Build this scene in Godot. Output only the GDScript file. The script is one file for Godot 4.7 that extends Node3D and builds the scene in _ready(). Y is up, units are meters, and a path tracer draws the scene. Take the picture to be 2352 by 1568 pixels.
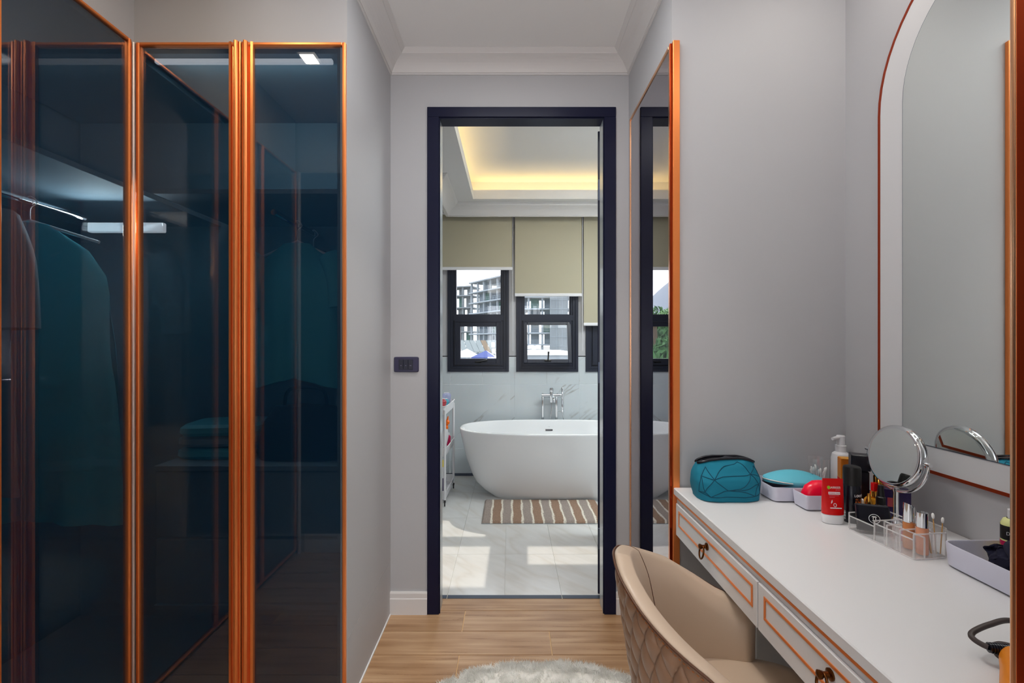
extends Node3D
# World: y up, camera at (0, 1.22, 0) looking along -z. V(x, h, d) takes the depth d in front of the camera.

const F := 1060.0            # focal length in pixels of the 2352 x 1568 frame
const EYE := 1.22
var M := {}
var taken := {}
var rng := RandomNumberGenerator.new()

# ---------------------------------------------------------------- helpers
func V(x: float, h: float, d: float) -> Vector3:
	return Vector3(x, h, -d)

func S() -> SurfaceTool:
	var s := SurfaceTool.new()
	s.begin(Mesh.PRIMITIVE_TRIANGLES)
	return s

func tri(s: SurfaceTool, a: Vector3, b: Vector3, c: Vector3, g := -1) -> void:
	s.set_smooth_group(g)      # a, b, c counter-clockwise seen from outside
	s.set_uv(Vector2.ZERO)
	s.add_vertex(a); s.add_vertex(c); s.add_vertex(b)

func quad(s: SurfaceTool, a: Vector3, b: Vector3, c: Vector3, d: Vector3, g := -1) -> void:
	s.set_smooth_group(g)
	s.set_uv(Vector2(0, 1)); s.add_vertex(a)
	s.set_uv(Vector2(1, 0)); s.add_vertex(c)
	s.set_uv(Vector2(1, 1)); s.add_vertex(b)
	s.set_uv(Vector2(0, 1)); s.add_vertex(a)
	s.set_uv(Vector2(0, 0)); s.add_vertex(d)
	s.set_uv(Vector2(1, 0)); s.add_vertex(c)

# box with chamfered edges, centred at c, turned by the transform t
func box(s: SurfaceTool, c: Vector3, size: Vector3, bev := 0.0, t := Transform3D.IDENTITY) -> void:
	var h := size / 2.0
	var b: float = minf(bev, minf(h.x, minf(h.y, h.z)) * 0.95)
	if b <= 0.0:
		var k := []
		for i in 8:
			k.append(t * (c + Vector3(h.x if i & 1 else -h.x, h.y if i & 2 else -h.y, h.z if i & 4 else -h.z)))
		for f in [[0, 2, 3, 1], [4, 5, 7, 6], [0, 4, 6, 2], [1, 3, 7, 5], [0, 1, 5, 4], [2, 6, 7, 3]]:
			quad(s, k[f[0]], k[f[1]], k[f[2]], k[f[3]])
		return
	var p := {}
	for i in 8:
		var sg := Vector3(1 if i & 1 else -1, 1 if i & 2 else -1, 1 if i & 4 else -1)
		for a in 3:
			var q := Vector3.ZERO
			for e in 3:
				q[e] = sg[e] * (h[e] if e == a else h[e] - b)
			p[i * 3 + a] = t * (c + q)
	var faces := [[0, [0, 4, 6, 2]], [0, [1, 3, 7, 5]], [1, [0, 1, 5, 4]], [1, [2, 6, 7, 3]], [2, [0, 2, 3, 1]], [2, [4, 5, 7, 6]]]
	for f in faces:
		var q: Array = f[1]
		quad(s, p[q[0] * 3 + f[0]], p[q[1] * 3 + f[0]], p[q[2] * 3 + f[0]], p[q[3] * 3 + f[0]])
	for e in 3:
		var u := (e + 1) % 3
		var w := (e + 2) % 3
		for su in [0, 1]:
			for sw in [0, 1]:
				var i: int = (su << u) | (sw << w)
				var j: int = i | (1 << e)
				if su == sw:
					quad(s, p[i * 3 + u], p[j * 3 + u], p[j * 3 + w], p[i * 3 + w])
				else:
					quad(s, p[i * 3 + w], p[j * 3 + w], p[j * 3 + u], p[i * 3 + u])
	for i in 8:
		var odd := ((i & 1) + ((i >> 1) & 1) + ((i >> 2) & 1)) % 2 == 1
		if odd:
			tri(s, p[i * 3], p[i * 3 + 1], p[i * 3 + 2])
		else:
			tri(s, p[i * 3], p[i * 3 + 2], p[i * 3 + 1])

func bx(s: SurfaceTool, x0: float, x1: float, h0: float, h1: float, d0: float, d1: float, bev := 0.0) -> void:
	box(s, V((x0 + x1) / 2, (h0 + h1) / 2, (d0 + d1) / 2), Vector3(absf(x1 - x0), absf(h1 - h0), absf(d1 - d0)), bev)

func sgn_pow(v: float, e: float) -> float:
	return signf(v) * pow(absf(v), e)

# stacked superellipse rings [y, rx, rz, n, ox, oz]; closed where a ring has radius 0
func loft(s: SurfaceTool, rings: Array, segs := 32, t := Transform3D.IDENTITY, sharp := 35.0) -> void:
	var g := 1
	var last := Vector2.ZERO
	var prev := []
	for i in rings.size():
		var r: Array = rings[i]
		var n: float = r[3] if r.size() > 3 else 2.0
		var ox: float = r[4] if r.size() > 4 else 0.0
		var oz: float = r[5] if r.size() > 5 else 0.0
		var cur := []
		for k in segs:
			var a := TAU * k / segs
			cur.append(t * Vector3(ox + r[1] * sgn_pow(cos(a), 2.0 / n), r[0], oz + r[2] * sgn_pow(sin(a), 2.0 / n)))
		if i > 0:
			var q: Array = rings[i - 1]
			var dir := Vector2((r[1] + r[2]) / 2 - (q[1] + q[2]) / 2, r[0] - q[0]).normalized()
			if last != Vector2.ZERO and rad_to_deg(absf(last.angle_to(dir))) > sharp:
				g += 1
			last = dir
			var zero_r: bool = r[1] < 1e-6 and r[2] < 1e-6
			var zero_q: bool = q[1] < 1e-6 and q[2] < 1e-6
			for k in segs:
				var m := (k + 1) % segs
				if zero_r:
					tri(s, prev[m], prev[k], cur[k], g)
				elif zero_q:
					tri(s, prev[k], cur[k], cur[m], g)
				else:
					s.set_smooth_group(g)
					var u0 := float(k) / segs
					var u1 := float(k + 1) / segs
					var v0 := 1.0 - float(i - 1) / (rings.size() - 1)
					var v1 := 1.0 - float(i) / (rings.size() - 1)
					for w in [[prev[k], u0, v0], [prev[m], u1, v0], [cur[m], u1, v1], [prev[k], u0, v0], [cur[m], u1, v1], [cur[k], u0, v1]]:
						s.set_uv(Vector2(w[1], w[2])); s.add_vertex(w[0])
		prev = cur

# swept round tube; r may be one number or one per point
func tube(s: SurfaceTool, pts: Array, r, segs := 10, closed := false, caps := true) -> void:
	var n := pts.size()
	var rings := []
	var up := Vector3.UP
	for i in n:
		var a: Vector3 = pts[(i - 1 + n) % n] if closed or i > 0 else pts[i]
		var b: Vector3 = pts[(i + 1) % n] if closed or i < n - 1 else pts[i]
		var dir := (b - a).normalized()
		if i == 0:
			up = Vector3.RIGHT if absf(dir.y) > 0.9 else Vector3.UP
		up = (up - dir * up.dot(dir)).normalized()
		var side := dir.cross(up)
		var rad: float = r[i] if r is Array else r
		var ring := []
		for k in segs:
			var w := TAU * k / segs
			ring.append(pts[i] + (up * cos(w) + side * sin(w)) * rad)
		rings.append(ring)
	for i in (n if closed else n - 1):
		for k in segs:
			var m := (k + 1) % segs
			var j := (i + 1) % n
			quad(s, rings[i][k], rings[i][m], rings[j][m], rings[j][k], 1)
	if caps and not closed:
		for k in range(1, segs - 1):
			tri(s, rings[0][0], rings[0][k + 1], rings[0][k], -1)
			tri(s, rings[n - 1][0], rings[n - 1][k], rings[n - 1][k + 1], -1)

func smooth_path(ctrl: Array, per := 8) -> Array:
	var out := []
	for i in ctrl.size() - 1:
		var p0: Vector3 = ctrl[maxi(i - 1, 0)]
		var p3: Vector3 = ctrl[mini(i + 2, ctrl.size() - 1)]
		for k in per:
			out.append(ctrl[i].cubic_interpolate(ctrl[i + 1], p0, p3, float(k) / per))
	out.append(ctrl[-1])
	return out

# polygon (counter-clockwise, x to the right, y up) pushed out from z0 (back) to z1 (front), then turned by t
func prism(s: SurfaceTool, poly: PackedVector2Array, z0: float, z1: float, t := Transform3D.IDENTITY) -> void:
	if Geometry2D.is_polygon_clockwise(poly):
		poly.reverse()
	var idx := Geometry2D.triangulate_polygon(poly)
	for i in range(0, idx.size(), 3):
		var a := poly[idx[i]]
		var b := poly[idx[i + 1]]
		var c := poly[idx[i + 2]]
		if (b - a).cross(c - a) < 0:
			var q := b
			b = c
			c = q
		for v in [a, c, b]:
			s.set_smooth_group(-1); s.set_uv(Vector2(v.x, -v.y)); s.add_vertex(t * Vector3(v.x, v.y, z1))
		for v in [a, b, c]:
			s.set_smooth_group(-1); s.set_uv(Vector2(v.x, -v.y)); s.add_vertex(t * Vector3(v.x, v.y, z0))
	for i in poly.size():
		var a := poly[i]
		var b := poly[(i + 1) % poly.size()]
		quad(s, t * Vector3(a.x, a.y, z0), t * Vector3(b.x, b.y, z0), t * Vector3(b.x, b.y, z1), t * Vector3(a.x, a.y, z1))

# grid surface f(u, v), u and v from 0 to 1; normals point along du x dv
func sheet(s: SurfaceTool, nu: int, nv: int, f: Callable, g := 1, color = null) -> void:
	var p := []
	for j in nv + 1:
		for i in nu + 1:
			p.append(f.call(float(i) / nu, float(j) / nv))
	for j in nv:
		for i in nu:
			s.set_smooth_group(g)
			for k in [[0, 0], [1, 1], [1, 0], [0, 0], [0, 1], [1, 1]]:
				var u := float(i + k[0]) / nu
				var v := float(j + k[1]) / nv
				if color != null:
					s.set_color(color.call(u, v))
				s.set_uv(Vector2(u, 1.0 - v))
				s.add_vertex(p[(j + k[1]) * (nu + 1) + i + k[0]])

func numbered(called: String) -> String:
	taken[called] = taken.get(called, -1) + 1
	return called if taken[called] == 0 else "%s_%03d" % [called, taken[called]]

func put(called: String, s: SurfaceTool, m: Material, parent: Node = self) -> MeshInstance3D:
	s.generate_normals()
	return put_mesh(called, s.commit(), m, parent)

func put_mesh(called: String, mesh: Mesh, m: Material, parent: Node = self) -> MeshInstance3D:
	var o := MeshInstance3D.new()
	o.mesh = mesh
	o.material_override = m
	if parent == self:
		o.name = numbered(called)
	else:
		var n := 0
		for c in parent.get_children():
			if str(c.name).begins_with(called):
				n += 1
		o.name = called if n == 0 else "%s_%03d" % [called, n]
	parent.add_child(o, true)
	return o

func thing(called: String, label: String, category: String, at := Vector3.ZERO, turn := 0.0, group := "") -> Node3D:
	var o := Node3D.new()
	o.name = numbered(called)
	add_child(o, true)
	o.position = at
	o.rotation.y = turn
	tag(o, label, category, group)
	return o

func tag(o: Node, label: String, category: String, group := "") -> Node:
	o.set_meta("label", label)
	o.set_meta("category", category)
	if group:
		o.set_meta("group", group)
	return o

func struct(called: String, s: SurfaceTool, m: Material, label := "", parent: Node = self) -> MeshInstance3D:
	var o := put(called, s, m, parent)
	if parent == self:
		o.set_meta("kind", "structure")
		if label:
			o.set_meta("label", label)
	return o

func struct_root(called: String, label: String) -> Node3D:
	var o := Node3D.new()
	o.name = numbered(called)
	add_child(o, true)
	o.set_meta("kind", "structure")
	o.set_meta("label", label)
	return o

# raised lettering; t puts the text's middle, its +z towards the reader
func lettering(text: String, size: float, t: Transform3D, m: Material, parent: Node, serif := false, bold := true, called := "lettering") -> MeshInstance3D:
	var tm := TextMesh.new()
	var f := SystemFont.new()
	f.font_names = PackedStringArray(["Droid Serif" if serif else "Droid Sans"])
	f.font_weight = 700 if bold else 400
	tm.font = f
	tm.text = text
	tm.font_size = 32
	tm.pixel_size = size / 32.0
	tm.depth = 0.0002
	tm.curve_step = 2.0
	var o := put_mesh(called, tm, m, parent)
	o.transform = t
	return o

func mat(key: String, c: Color, rough := 0.5, metal := 0.0, spec := 0.5) -> StandardMaterial3D:
	var m := StandardMaterial3D.new()
	m.resource_name = key
	m.albedo_color = c
	m.roughness = rough
	m.metallic = metal
	m.metallic_specular = spec
	M[key] = m
	return m

func pane(key: String, c: Color, a: float, rough := 0.02, spec := 0.5) -> StandardMaterial3D:
	var m := mat(key, Color(c.r, c.g, c.b, a), rough, 0.0, spec)
	m.transparency = BaseMaterial3D.TRANSPARENCY_ALPHA
	m.cull_mode = BaseMaterial3D.CULL_DISABLED
	return m

func grain(seed_: int, freq: float, oct := 4, kind := FastNoiseLite.TYPE_SIMPLEX_SMOOTH) -> FastNoiseLite:
	var n := FastNoiseLite.new()
	n.seed = seed_
	n.noise_type = kind
	n.frequency = freq
	n.fractal_octaves = oct
	return n

func painted(w: int, h: int, f: Callable) -> ImageTexture:
	var im := Image.create(w, h, false, Image.FORMAT_RGB8)
	for y in h:
		for x in w:
			im.set_pixel(x, y, f.call(x, y))
	return ImageTexture.create_from_image(im)

func bump(m: StandardMaterial3D, key: int, freq: float, cm: float, scale := Vector3.ONE, world := false) -> void:
	var n := grain(key, freq, 3)
	var t := painted(256, 256, func(x, y):
		# tiles without a seam
		var u: float = x / 256.0
		var v: float = y / 256.0
		var a: float = n.get_noise_2d(x, y)
		var b: float = n.get_noise_2d(x - 256, y)
		var c: float = n.get_noise_2d(x, y - 256)
		var d: float = n.get_noise_2d(x - 256, y - 256)
		var k: float = 0.5 + 0.5 * lerpf(lerpf(a, b, u), lerpf(c, d, u), v)
		return Color(k, k, k))
	m.heightmap_enabled = true
	m.heightmap_texture = t
	m.heightmap_scale = cm
	m.uv1_triplanar = true
	m.uv1_world_triplanar = world
	m.uv1_scale = scale

func area(called: String, at: Vector3, dir: Vector3, size: Vector2, energy: float, c: Color, parent: Node = self) -> AreaLight3D:
	var l := AreaLight3D.new()
	l.name = called
	parent.add_child(l, true)
	l.area_size = size
	l.light_energy = energy
	l.light_color = c
	l.shadow_enabled = true
	l.set("area_range", 12.0)
	var up := Vector3.RIGHT if absf(dir.y) > 0.9 else Vector3.UP
	l.global_transform = Transform3D(Basis.looking_at(dir, up), at)
	return l

# ---------------------------------------------------------------- scene
func _ready() -> void:
	rng.seed = 7
	camera_and_light()
	materials()
	dressing_shell()
	bathroom_shell()
	door_one()
	windows()
	wardrobes()
	vanity_fixtures()
	bathroom_things()
	chair()
	rug()
	desk_things()
	lamps()
	outside()

func camera_and_light() -> void:
	var cam := Camera3D.new()
	cam.name = "camera"
	cam.projection = Camera3D.PROJECTION_FRUSTUM
	cam.near = 0.05
	cam.far = 4000.0
	cam.size = 2.0 * 784.0 / F * cam.near
	cam.frustum_offset = Vector2(4.0 / F, 4.0 / F) * cam.near
	add_child(cam)
	cam.position = Vector3(0, EYE, 0)
	cam.current = true
	var env := Environment.new()
	env.background_mode = Environment.BG_SKY
	var sm := ProceduralSkyMaterial.new()
	sm.sky_top_color = Color(0.90, 0.94, 0.98)
	sm.sky_horizon_color = Color(0.97, 0.98, 1.0)
	sm.ground_bottom_color = Color(0.45, 0.45, 0.45)
	sm.ground_horizon_color = Color(0.8, 0.8, 0.8)
	sm.sky_energy_multiplier = 1.0
	env.background_energy_multiplier = 3.2
	env.sky = Sky.new()
	env.sky.sky_material = sm
	env.tonemap_mode = Environment.TONE_MAPPER_LINEAR
	env.tonemap_exposure = 1.47
	env.sdfgi_enabled = true
	env.ssao_enabled = true
	env.ssil_enabled = true
	var we := WorldEnvironment.new()
	we.name = "world"
	we.environment = env
	add_child(we)
	var sun := DirectionalLight3D.new()
	sun.name = "sun"
	sun.light_energy = 0.6
	sun.light_color = Color(1.0, 0.96, 0.9)
	sun.light_angular_distance = 0.6
	sun.shadow_enabled = true
	sun.sky_mode = DirectionalLight3D.SKY_MODE_LIGHT_ONLY
	add_child(sun)
	sun.transform.basis = Basis.looking_at(Vector3(-0.02, -1.0, 1.0))
	# added fill lights under made-up, unseen ceiling panels (their glowing faces: see lamps)
	area("bedroom_panel_light", V(0.2, 2.46, -2.2), Vector3.DOWN, Vector2(1.6, 1.6), BED_E, Color(0.96, 0.98, 1.0))
	area("dressing_panel_light", V(0.0, 2.482, 1.25), Vector3.DOWN, Vector2(0.55, 0.55), DRESS_E, Color(0.97, 0.985, 1.0))
	area("bathroom_panel_light", V(0.80, 2.612, 2.72), Vector3.DOWN, Vector2(0.5, 0.8), BATH_E, Color(0.95, 0.99, 1.0))
	area("bathroom_side_panel_light", V(1.55, 2.42, 3.0), Vector3.DOWN, Vector2(0.9, 0.36), BATH_E, Color(0.95, 0.99, 1.0))

const BED_E := 0.55
const DRESS_E := 0.36
const BATH_E := 1.35

func materials() -> void:
	mat("paint", Color(0.735, 0.735, 0.745), 0.6)
	mat("ceiling_paint", Color(0.93, 0.925, 0.92), 0.7)
	mat("white_lacquer", Color(0.855, 0.855, 0.86), 0.28)
	mat("trim_white", Color(0.88, 0.87, 0.865), 0.45)
	mat("copper", Color(0.97, 0.57, 0.31), 0.34, 0.6)
	mat("copper_pale", Color(0.97, 0.74, 0.57), 0.27, 1.0)
	mat("copper_dark", Color(0.70, 0.26, 0.12), 0.25, 1.0)
	mat("copper_paint", Color(0.62, 0.22, 0.08), 0.35, 0.6)
	mat("steel_pale", Color(0.93, 0.89, 0.87), 0.45, 0.6)
	mat("chrome", Color(0.9, 0.91, 0.92), 0.06, 1.0)
	mat("mirror", Color(0.93, 0.95, 0.94), 0.0, 1.0)
	mat("mirror_grey", Color(0.69, 0.675, 0.70), 0.0, 1.0)
	mat("navy_frame", Color(0.075, 0.09, 0.20), 0.3, 0.0, 0.35)
	mat("hinge_steel", Color(0.30, 0.33, 0.40), 0.35, 0.8)
	mat("lining_grey", Color(0.72, 0.76, 0.79), 0.15)
	mat("window_frame", Color(0.12, 0.14, 0.20), 0.38)
	mat("black", Color(0.03, 0.03, 0.035), 0.4)
	mat("blind", Color(0.72, 0.695, 0.605), 0.9)
	M.blind.backlight_enabled = true
	M.blind.backlight = Color(0.32, 0.31, 0.26)
	mat("ceramic", Color(0.93, 0.935, 0.94), 0.08, 0.0, 0.5)
	mat("plastic_white", Color(0.9, 0.9, 0.91), 0.35)
	mat("plastic_lilac", Color(0.82, 0.82, 0.88), 0.35)
	mat("leather", Color(0.77, 0.685, 0.60), 0.38)
	bump(M.leather, 3, 0.12, 0.02, Vector3.ONE * 14.0)
	mat("leather_outer", Color(0.57, 0.44, 0.345), 0.38)
	M.leather_outer.rim_enabled = true
	M.leather_outer.rim = 0.3
	mat("piping", Color(0.34, 0.20, 0.11), 0.5)
	mat("stitch", Color(0.72, 0.42, 0.2), 0.7)
	mat("teal_cloth", Color(0.0, 0.46, 0.56), 0.85)
	bump(M.teal_cloth, 5, 0.5, 0.03, Vector3.ONE * 30.0)
	mat("seam_teal", Color(0.0, 0.27, 0.36), 0.9)
	mat("sky_cloth", Color(0.36, 0.72, 0.80), 0.6)
	mat("hot_pink", Color(0.97, 0.03, 0.22), 0.25)
	mat("tube_red", Color(0.85, 0.02, 0.03), 0.25)
	mat("ink_white", Color(0.95, 0.95, 0.95), 0.5)
	mat("ink_pink", Color(0.9, 0.35, 0.42), 0.5)
	mat("lime", Color(0.62, 0.76, 0.1), 0.5)
	mat("gold", Color(0.95, 0.70, 0.30), 0.15, 1.0)
	mat("gold_label", Color(0.85, 0.58, 0.06), 0.3)
	mat("brass_old", Color(0.42, 0.26, 0.13), 0.28, 1.0)
	mat("ink_navy", Color(0.03, 0.035, 0.09), 0.25)
	mat("violet", Color(0.14, 0.03, 0.32), 0.3)
	mat("orange", Color(1.0, 0.45, 0.02), 0.35)
	mat("orange_box", Color(0.80, 0.46, 0.08), 0.5)
	mat("handle_orange", Color(0.86, 0.50, 0.03), 0.4)
	mat("yellow", Color(0.95, 0.85, 0.12), 0.4)
	mat("pale_yellow", Color(0.90, 0.91, 0.62), 0.4)
	mat("magenta", Color(0.75, 0.02, 0.32), 0.35)
	mat("skin_gloss", Color(0.82, 0.52, 0.30), 0.25)
	mat("skin_gloss_pink", Color(0.88, 0.60, 0.46), 0.25)
	mat("rose", Color(0.75, 0.30, 0.34), 0.3)
	mat("cotton", Color(0.95, 0.95, 0.94), 0.95)
	mat("stick_wood", Color(0.82, 0.62, 0.36), 0.8)
	mat("stretch_navy", Color(0.07, 0.07, 0.17), 0.95)
	mat("rubber_grey", Color(0.17, 0.15, 0.15), 0.55)
	mat("cord_grey", Color(0.25, 0.21, 0.20), 0.5)
	mat("switch_navy", Color(0.20, 0.19, 0.31), 0.35)
	mat("switch_dark", Color(0.13, 0.14, 0.21), 0.35)
	mat("switch_mark", Color(0.5, 0.48, 0.58), 0.5)
	mat("caulk", Color(0.93, 0.93, 0.93), 0.5)
	mat("grout_wood", Color(0.86, 0.72, 0.54), 0.9)
	mat("grout_white", Color(0.80, 0.80, 0.78), 0.9)
	mat("slate", Color(0.25, 0.29, 0.36), 0.4)
	mat("fur", Color(0.985, 0.98, 0.965), 0.95)
	M.fur.backlight_enabled = true
	M.fur.backlight = Color(0.7, 0.7, 0.68)
	M.fur.rim_enabled = true
	M.fur.rim = 0.5
	mat("fur_skin", Color(0.96, 0.95, 0.93), 1.0)
	mat("wardrobe_inside", Color(0.45, 0.52, 0.57), 0.7)
	mat("garment_teal", Color(0.34, 0.74, 0.82), 0.95)
	mat("garment_blue", Color(0.10, 0.30, 0.62), 0.95)
	mat("garment_grey", Color(0.55, 0.62, 0.66), 0.95)
	mat("garment_dark", Color(0.05, 0.06, 0.09), 0.9)
	mat("amber", Color(0.24, 0.10, 0.03), 0.1)
	pane("glass", Color(0.9, 0.96, 0.97), 0.06)
	pane("clear", Color(0.95, 0.95, 0.95), 0.02, 0.02)
	pane("clear_edge", Color(0.96, 0.95, 0.95), 0.45, 0.1)
	pane("film", Color(0.7, 0.72, 0.9), 0.45, 0.15)
	pane("dark_glass", Color(0.06, 0.19, 0.29), 0.46, 0.0, 0.71)
	M.dark_glass.clearcoat_enabled = true
	M.dark_glass.clearcoat = 1.0
	M.dark_glass.clearcoat_roughness = 0.0
	# wood-look planks: long grain, a few knots; four cuts of one board
	for k in 4:
		var a := grain(20 + k, 0.006, 4)
		var b := grain(40 + k, 0.02, 3)
		var c := grain(60 + k, 0.004, 2)
		var tex := painted(768, 192, func(x, y):
			var knot := 0.0
			for kn in [[150 + k * 60, 60 + k * 25], [520 - k * 70, 140 - k * 30]]:
				var dx: float = (x - kn[0]) / 46.0
				var dy: float = (y - kn[1]) / 13.0
				knot += exp(-(dx * dx + dy * dy))
			var warp: float = 9.0 * knot * sin(y * 0.16) + b.get_noise_2d(x * 0.35, y * 1.2) * 5.0 + c.get_noise_2d(x * 0.6, y * 1.5) * 9.0
			var long: float = a.get_noise_2d(x * 0.35, (y + warp) * 7.0)
			var fine: float = b.get_noise_2d(x * 0.9, (y + warp * 0.6) * 26.0)
			var wide: float = c.get_noise_2d(x * 1.4, y * 3.0)
			var t: float = clampf(0.5 + 0.42 * long + 0.16 * fine + 0.40 * wide - 0.45 * knot, 0.0, 1.0)
			var col := Color(0.63, 0.475, 0.335).lerp(Color(0.81, 0.67, 0.525), t)
			if long < -0.42 and fine < 0.0:
				col = col.lerp(Color(0.50, 0.33, 0.19), 0.45)
			return col)
		var m := mat("plank_%d" % k, Color(1, 1, 1), 0.36)
		m.albedo_texture = tex
	# marble: white ground with long slanted veins
	for k in 3:
		var a := grain(80 + k, 0.004, 4)
		var b := grain(90 + k, 0.012, 4)
		var tex := painted(512, 512, func(x, y):
			var q: float = x * 0.78 - y * 0.62
			var r: float = x * 0.62 + y * 0.78
			var n: float = absf(a.get_noise_2d(q * 0.16, r * 1.7) + 0.07 * b.get_noise_2d(x, y))
			var vein: float = pow(clampf(1.0 - n * 16.0, 0.0, 1.0), 2.0) * clampf(0.05 + 1.1 * b.get_noise_2d(q * 0.25 + 400.0, r * 0.5), 0.0, 0.5)
			var cloud: float = 0.5 + 0.5 * a.get_noise_2d(x * 0.7 + 900.0, y * 0.7)
			return Color(0.785, 0.815, 0.83).lerp(Color(0.83, 0.86, 0.875), cloud).lerp(Color(0.50, 0.47, 0.44), vein))
		var m := mat("marble_%d" % k, Color(1, 1, 1), 0.07)
		m.albedo_texture = tex
	for k in 3:
		var a := grain(110 + k, 0.003, 4)
		var b := grain(120 + k, 0.01, 3)
		var tex := painted(384, 512, func(x, y):
			var q: float = x * 0.8 + y * 0.6
			var r: float = x * 0.6 - y * 0.8
			var n: float = absf(a.get_noise_2d(q * 0.25, r * 0.9))
			var vein: float = pow(clampf(1.0 - n * 4.0, 0.0, 1.0), 1.5) * 0.16
			var cloud: float = 0.5 + 0.5 * b.get_noise_2d(q * 0.3, r * 1.2)
			return Color(0.87, 0.87, 0.86).lerp(Color(0.915, 0.915, 0.91), cloud).lerp(Color(0.72, 0.66, 0.58), vein))
		var m := mat("floor_marble_%d" % k, Color(1, 1, 1), 0.16)
		m.albedo_texture = tex

# a wall slab in the x-h plane with rectangular holes [x0, x1, h0, h1], between depths d0 and d1
func slab_with_holes(s: SurfaceTool, x0: float, x1: float, h0: float, h1: float, d0: float, d1: float, holes: Array) -> void:
	var xs := [x0, x1]
	var hs := [h0, h1]
	for o in holes:
		for x in [o[0], o[1]]:
			if x > x0 and x < x1: xs.append(x)
		for h in [o[2], o[3]]:
			if h > h0 and h < h1: hs.append(h)
	xs.sort()
	hs.sort()
	for i in xs.size() - 1:
		var run := -1.0
		for j in hs.size():
			var solid: bool = j < hs.size() - 1
			if solid:
				var mx: float = (xs[i] + xs[i + 1]) / 2
				var mh: float = (hs[j] + hs[j + 1]) / 2
				for o in holes:
					if mx > o[0] and mx < o[1] and mh > o[2] and mh < o[3]:
						solid = false
			if solid and run < 0.0:
				run = hs[j]
			if not solid and run >= 0.0:
				if xs[i + 1] - xs[i] > 1e-5 and hs[j] - run > 1e-5:
					bx(s, xs[i], xs[i + 1], run, hs[j], d0, d1)
				run = -1.0

# a moulding: profile (out, up) swept along a path in plan; side = +1 if the room lies to the left of the walk
func moulding(s: SurfaceTool, path: Array, h0: float, profile: Array, side := 1.0) -> void:
	var n := path.size()
	var lines := []
	for i in n:
		var p: Vector2 = path[i]
		var a: Vector2 = (p - path[i - 1]).normalized() if i > 0 else (path[1] - p).normalized()
		var b: Vector2 = (path[i + 1] - p).normalized() if i < n - 1 else a
		var na := Vector2(-a.y, a.x) * side
		var nb := Vector2(-b.y, b.x) * side
		var m := (na + nb).normalized()
		m /= maxf(m.dot(na), 0.2)
		var line := []
		for q in profile:
			line.append(V(p.x + m.x * q[0], h0 + q[1], p.y + m.y * q[0]))
		lines.append(line)
	for i in n - 1:
		for k in profile.size() - 1:
			if side < 0:
				quad(s, lines[i][k], lines[i + 1][k], lines[i + 1][k + 1], lines[i][k + 1])
			else:
				quad(s, lines[i + 1][k], lines[i][k], lines[i][k + 1], lines[i + 1][k + 1])
	for i in [0, n - 1]:
		var l: Array = lines[i]
		for k in range(1, l.size() - 1):
			tri(s, l[0], l[k], l[k + 1])

func cornice_profile(p: float, q: float) -> Array:
	var a := [[0.0, 0.0], [0.007, 0.0], [0.007, 0.004], [0.004, 0.0045], [0.004, 0.0075], [0.008, 0.008]]
	for k in 7:
		var t := k / 6.0
		a.append([lerpf(0.010, p * 0.8, t) - 0.008 * sin(PI * t) * 0.6, lerpf(0.011, q * 0.76, t) + 0.008 * sin(PI * t) * 0.6])
	a += [[p * 0.82, q * 0.76], [p * 0.83, q * 0.82], [p * 0.92, q * 0.90], [p, q * 0.97], [p, q], [0.0, q]]
	return a

const CEIL := 2.507
const RX := 0.5355            # right wall of the passage
const LX := -0.541            # left wall of the passage
const GX := -1.247            # face of the left wardrobe
const WD := 1.53              # face of the front wardrobe and of the niche's far wall
const ED := 2.086             # wall with the doorway
const ND := 0.492             # near end of the vanity niche
const NX := 1.1115             # back of the vanity niche
const WH := 2.212             # top of the wardrobes
const DX0 := -0.374
const DX1 := 0.476

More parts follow.
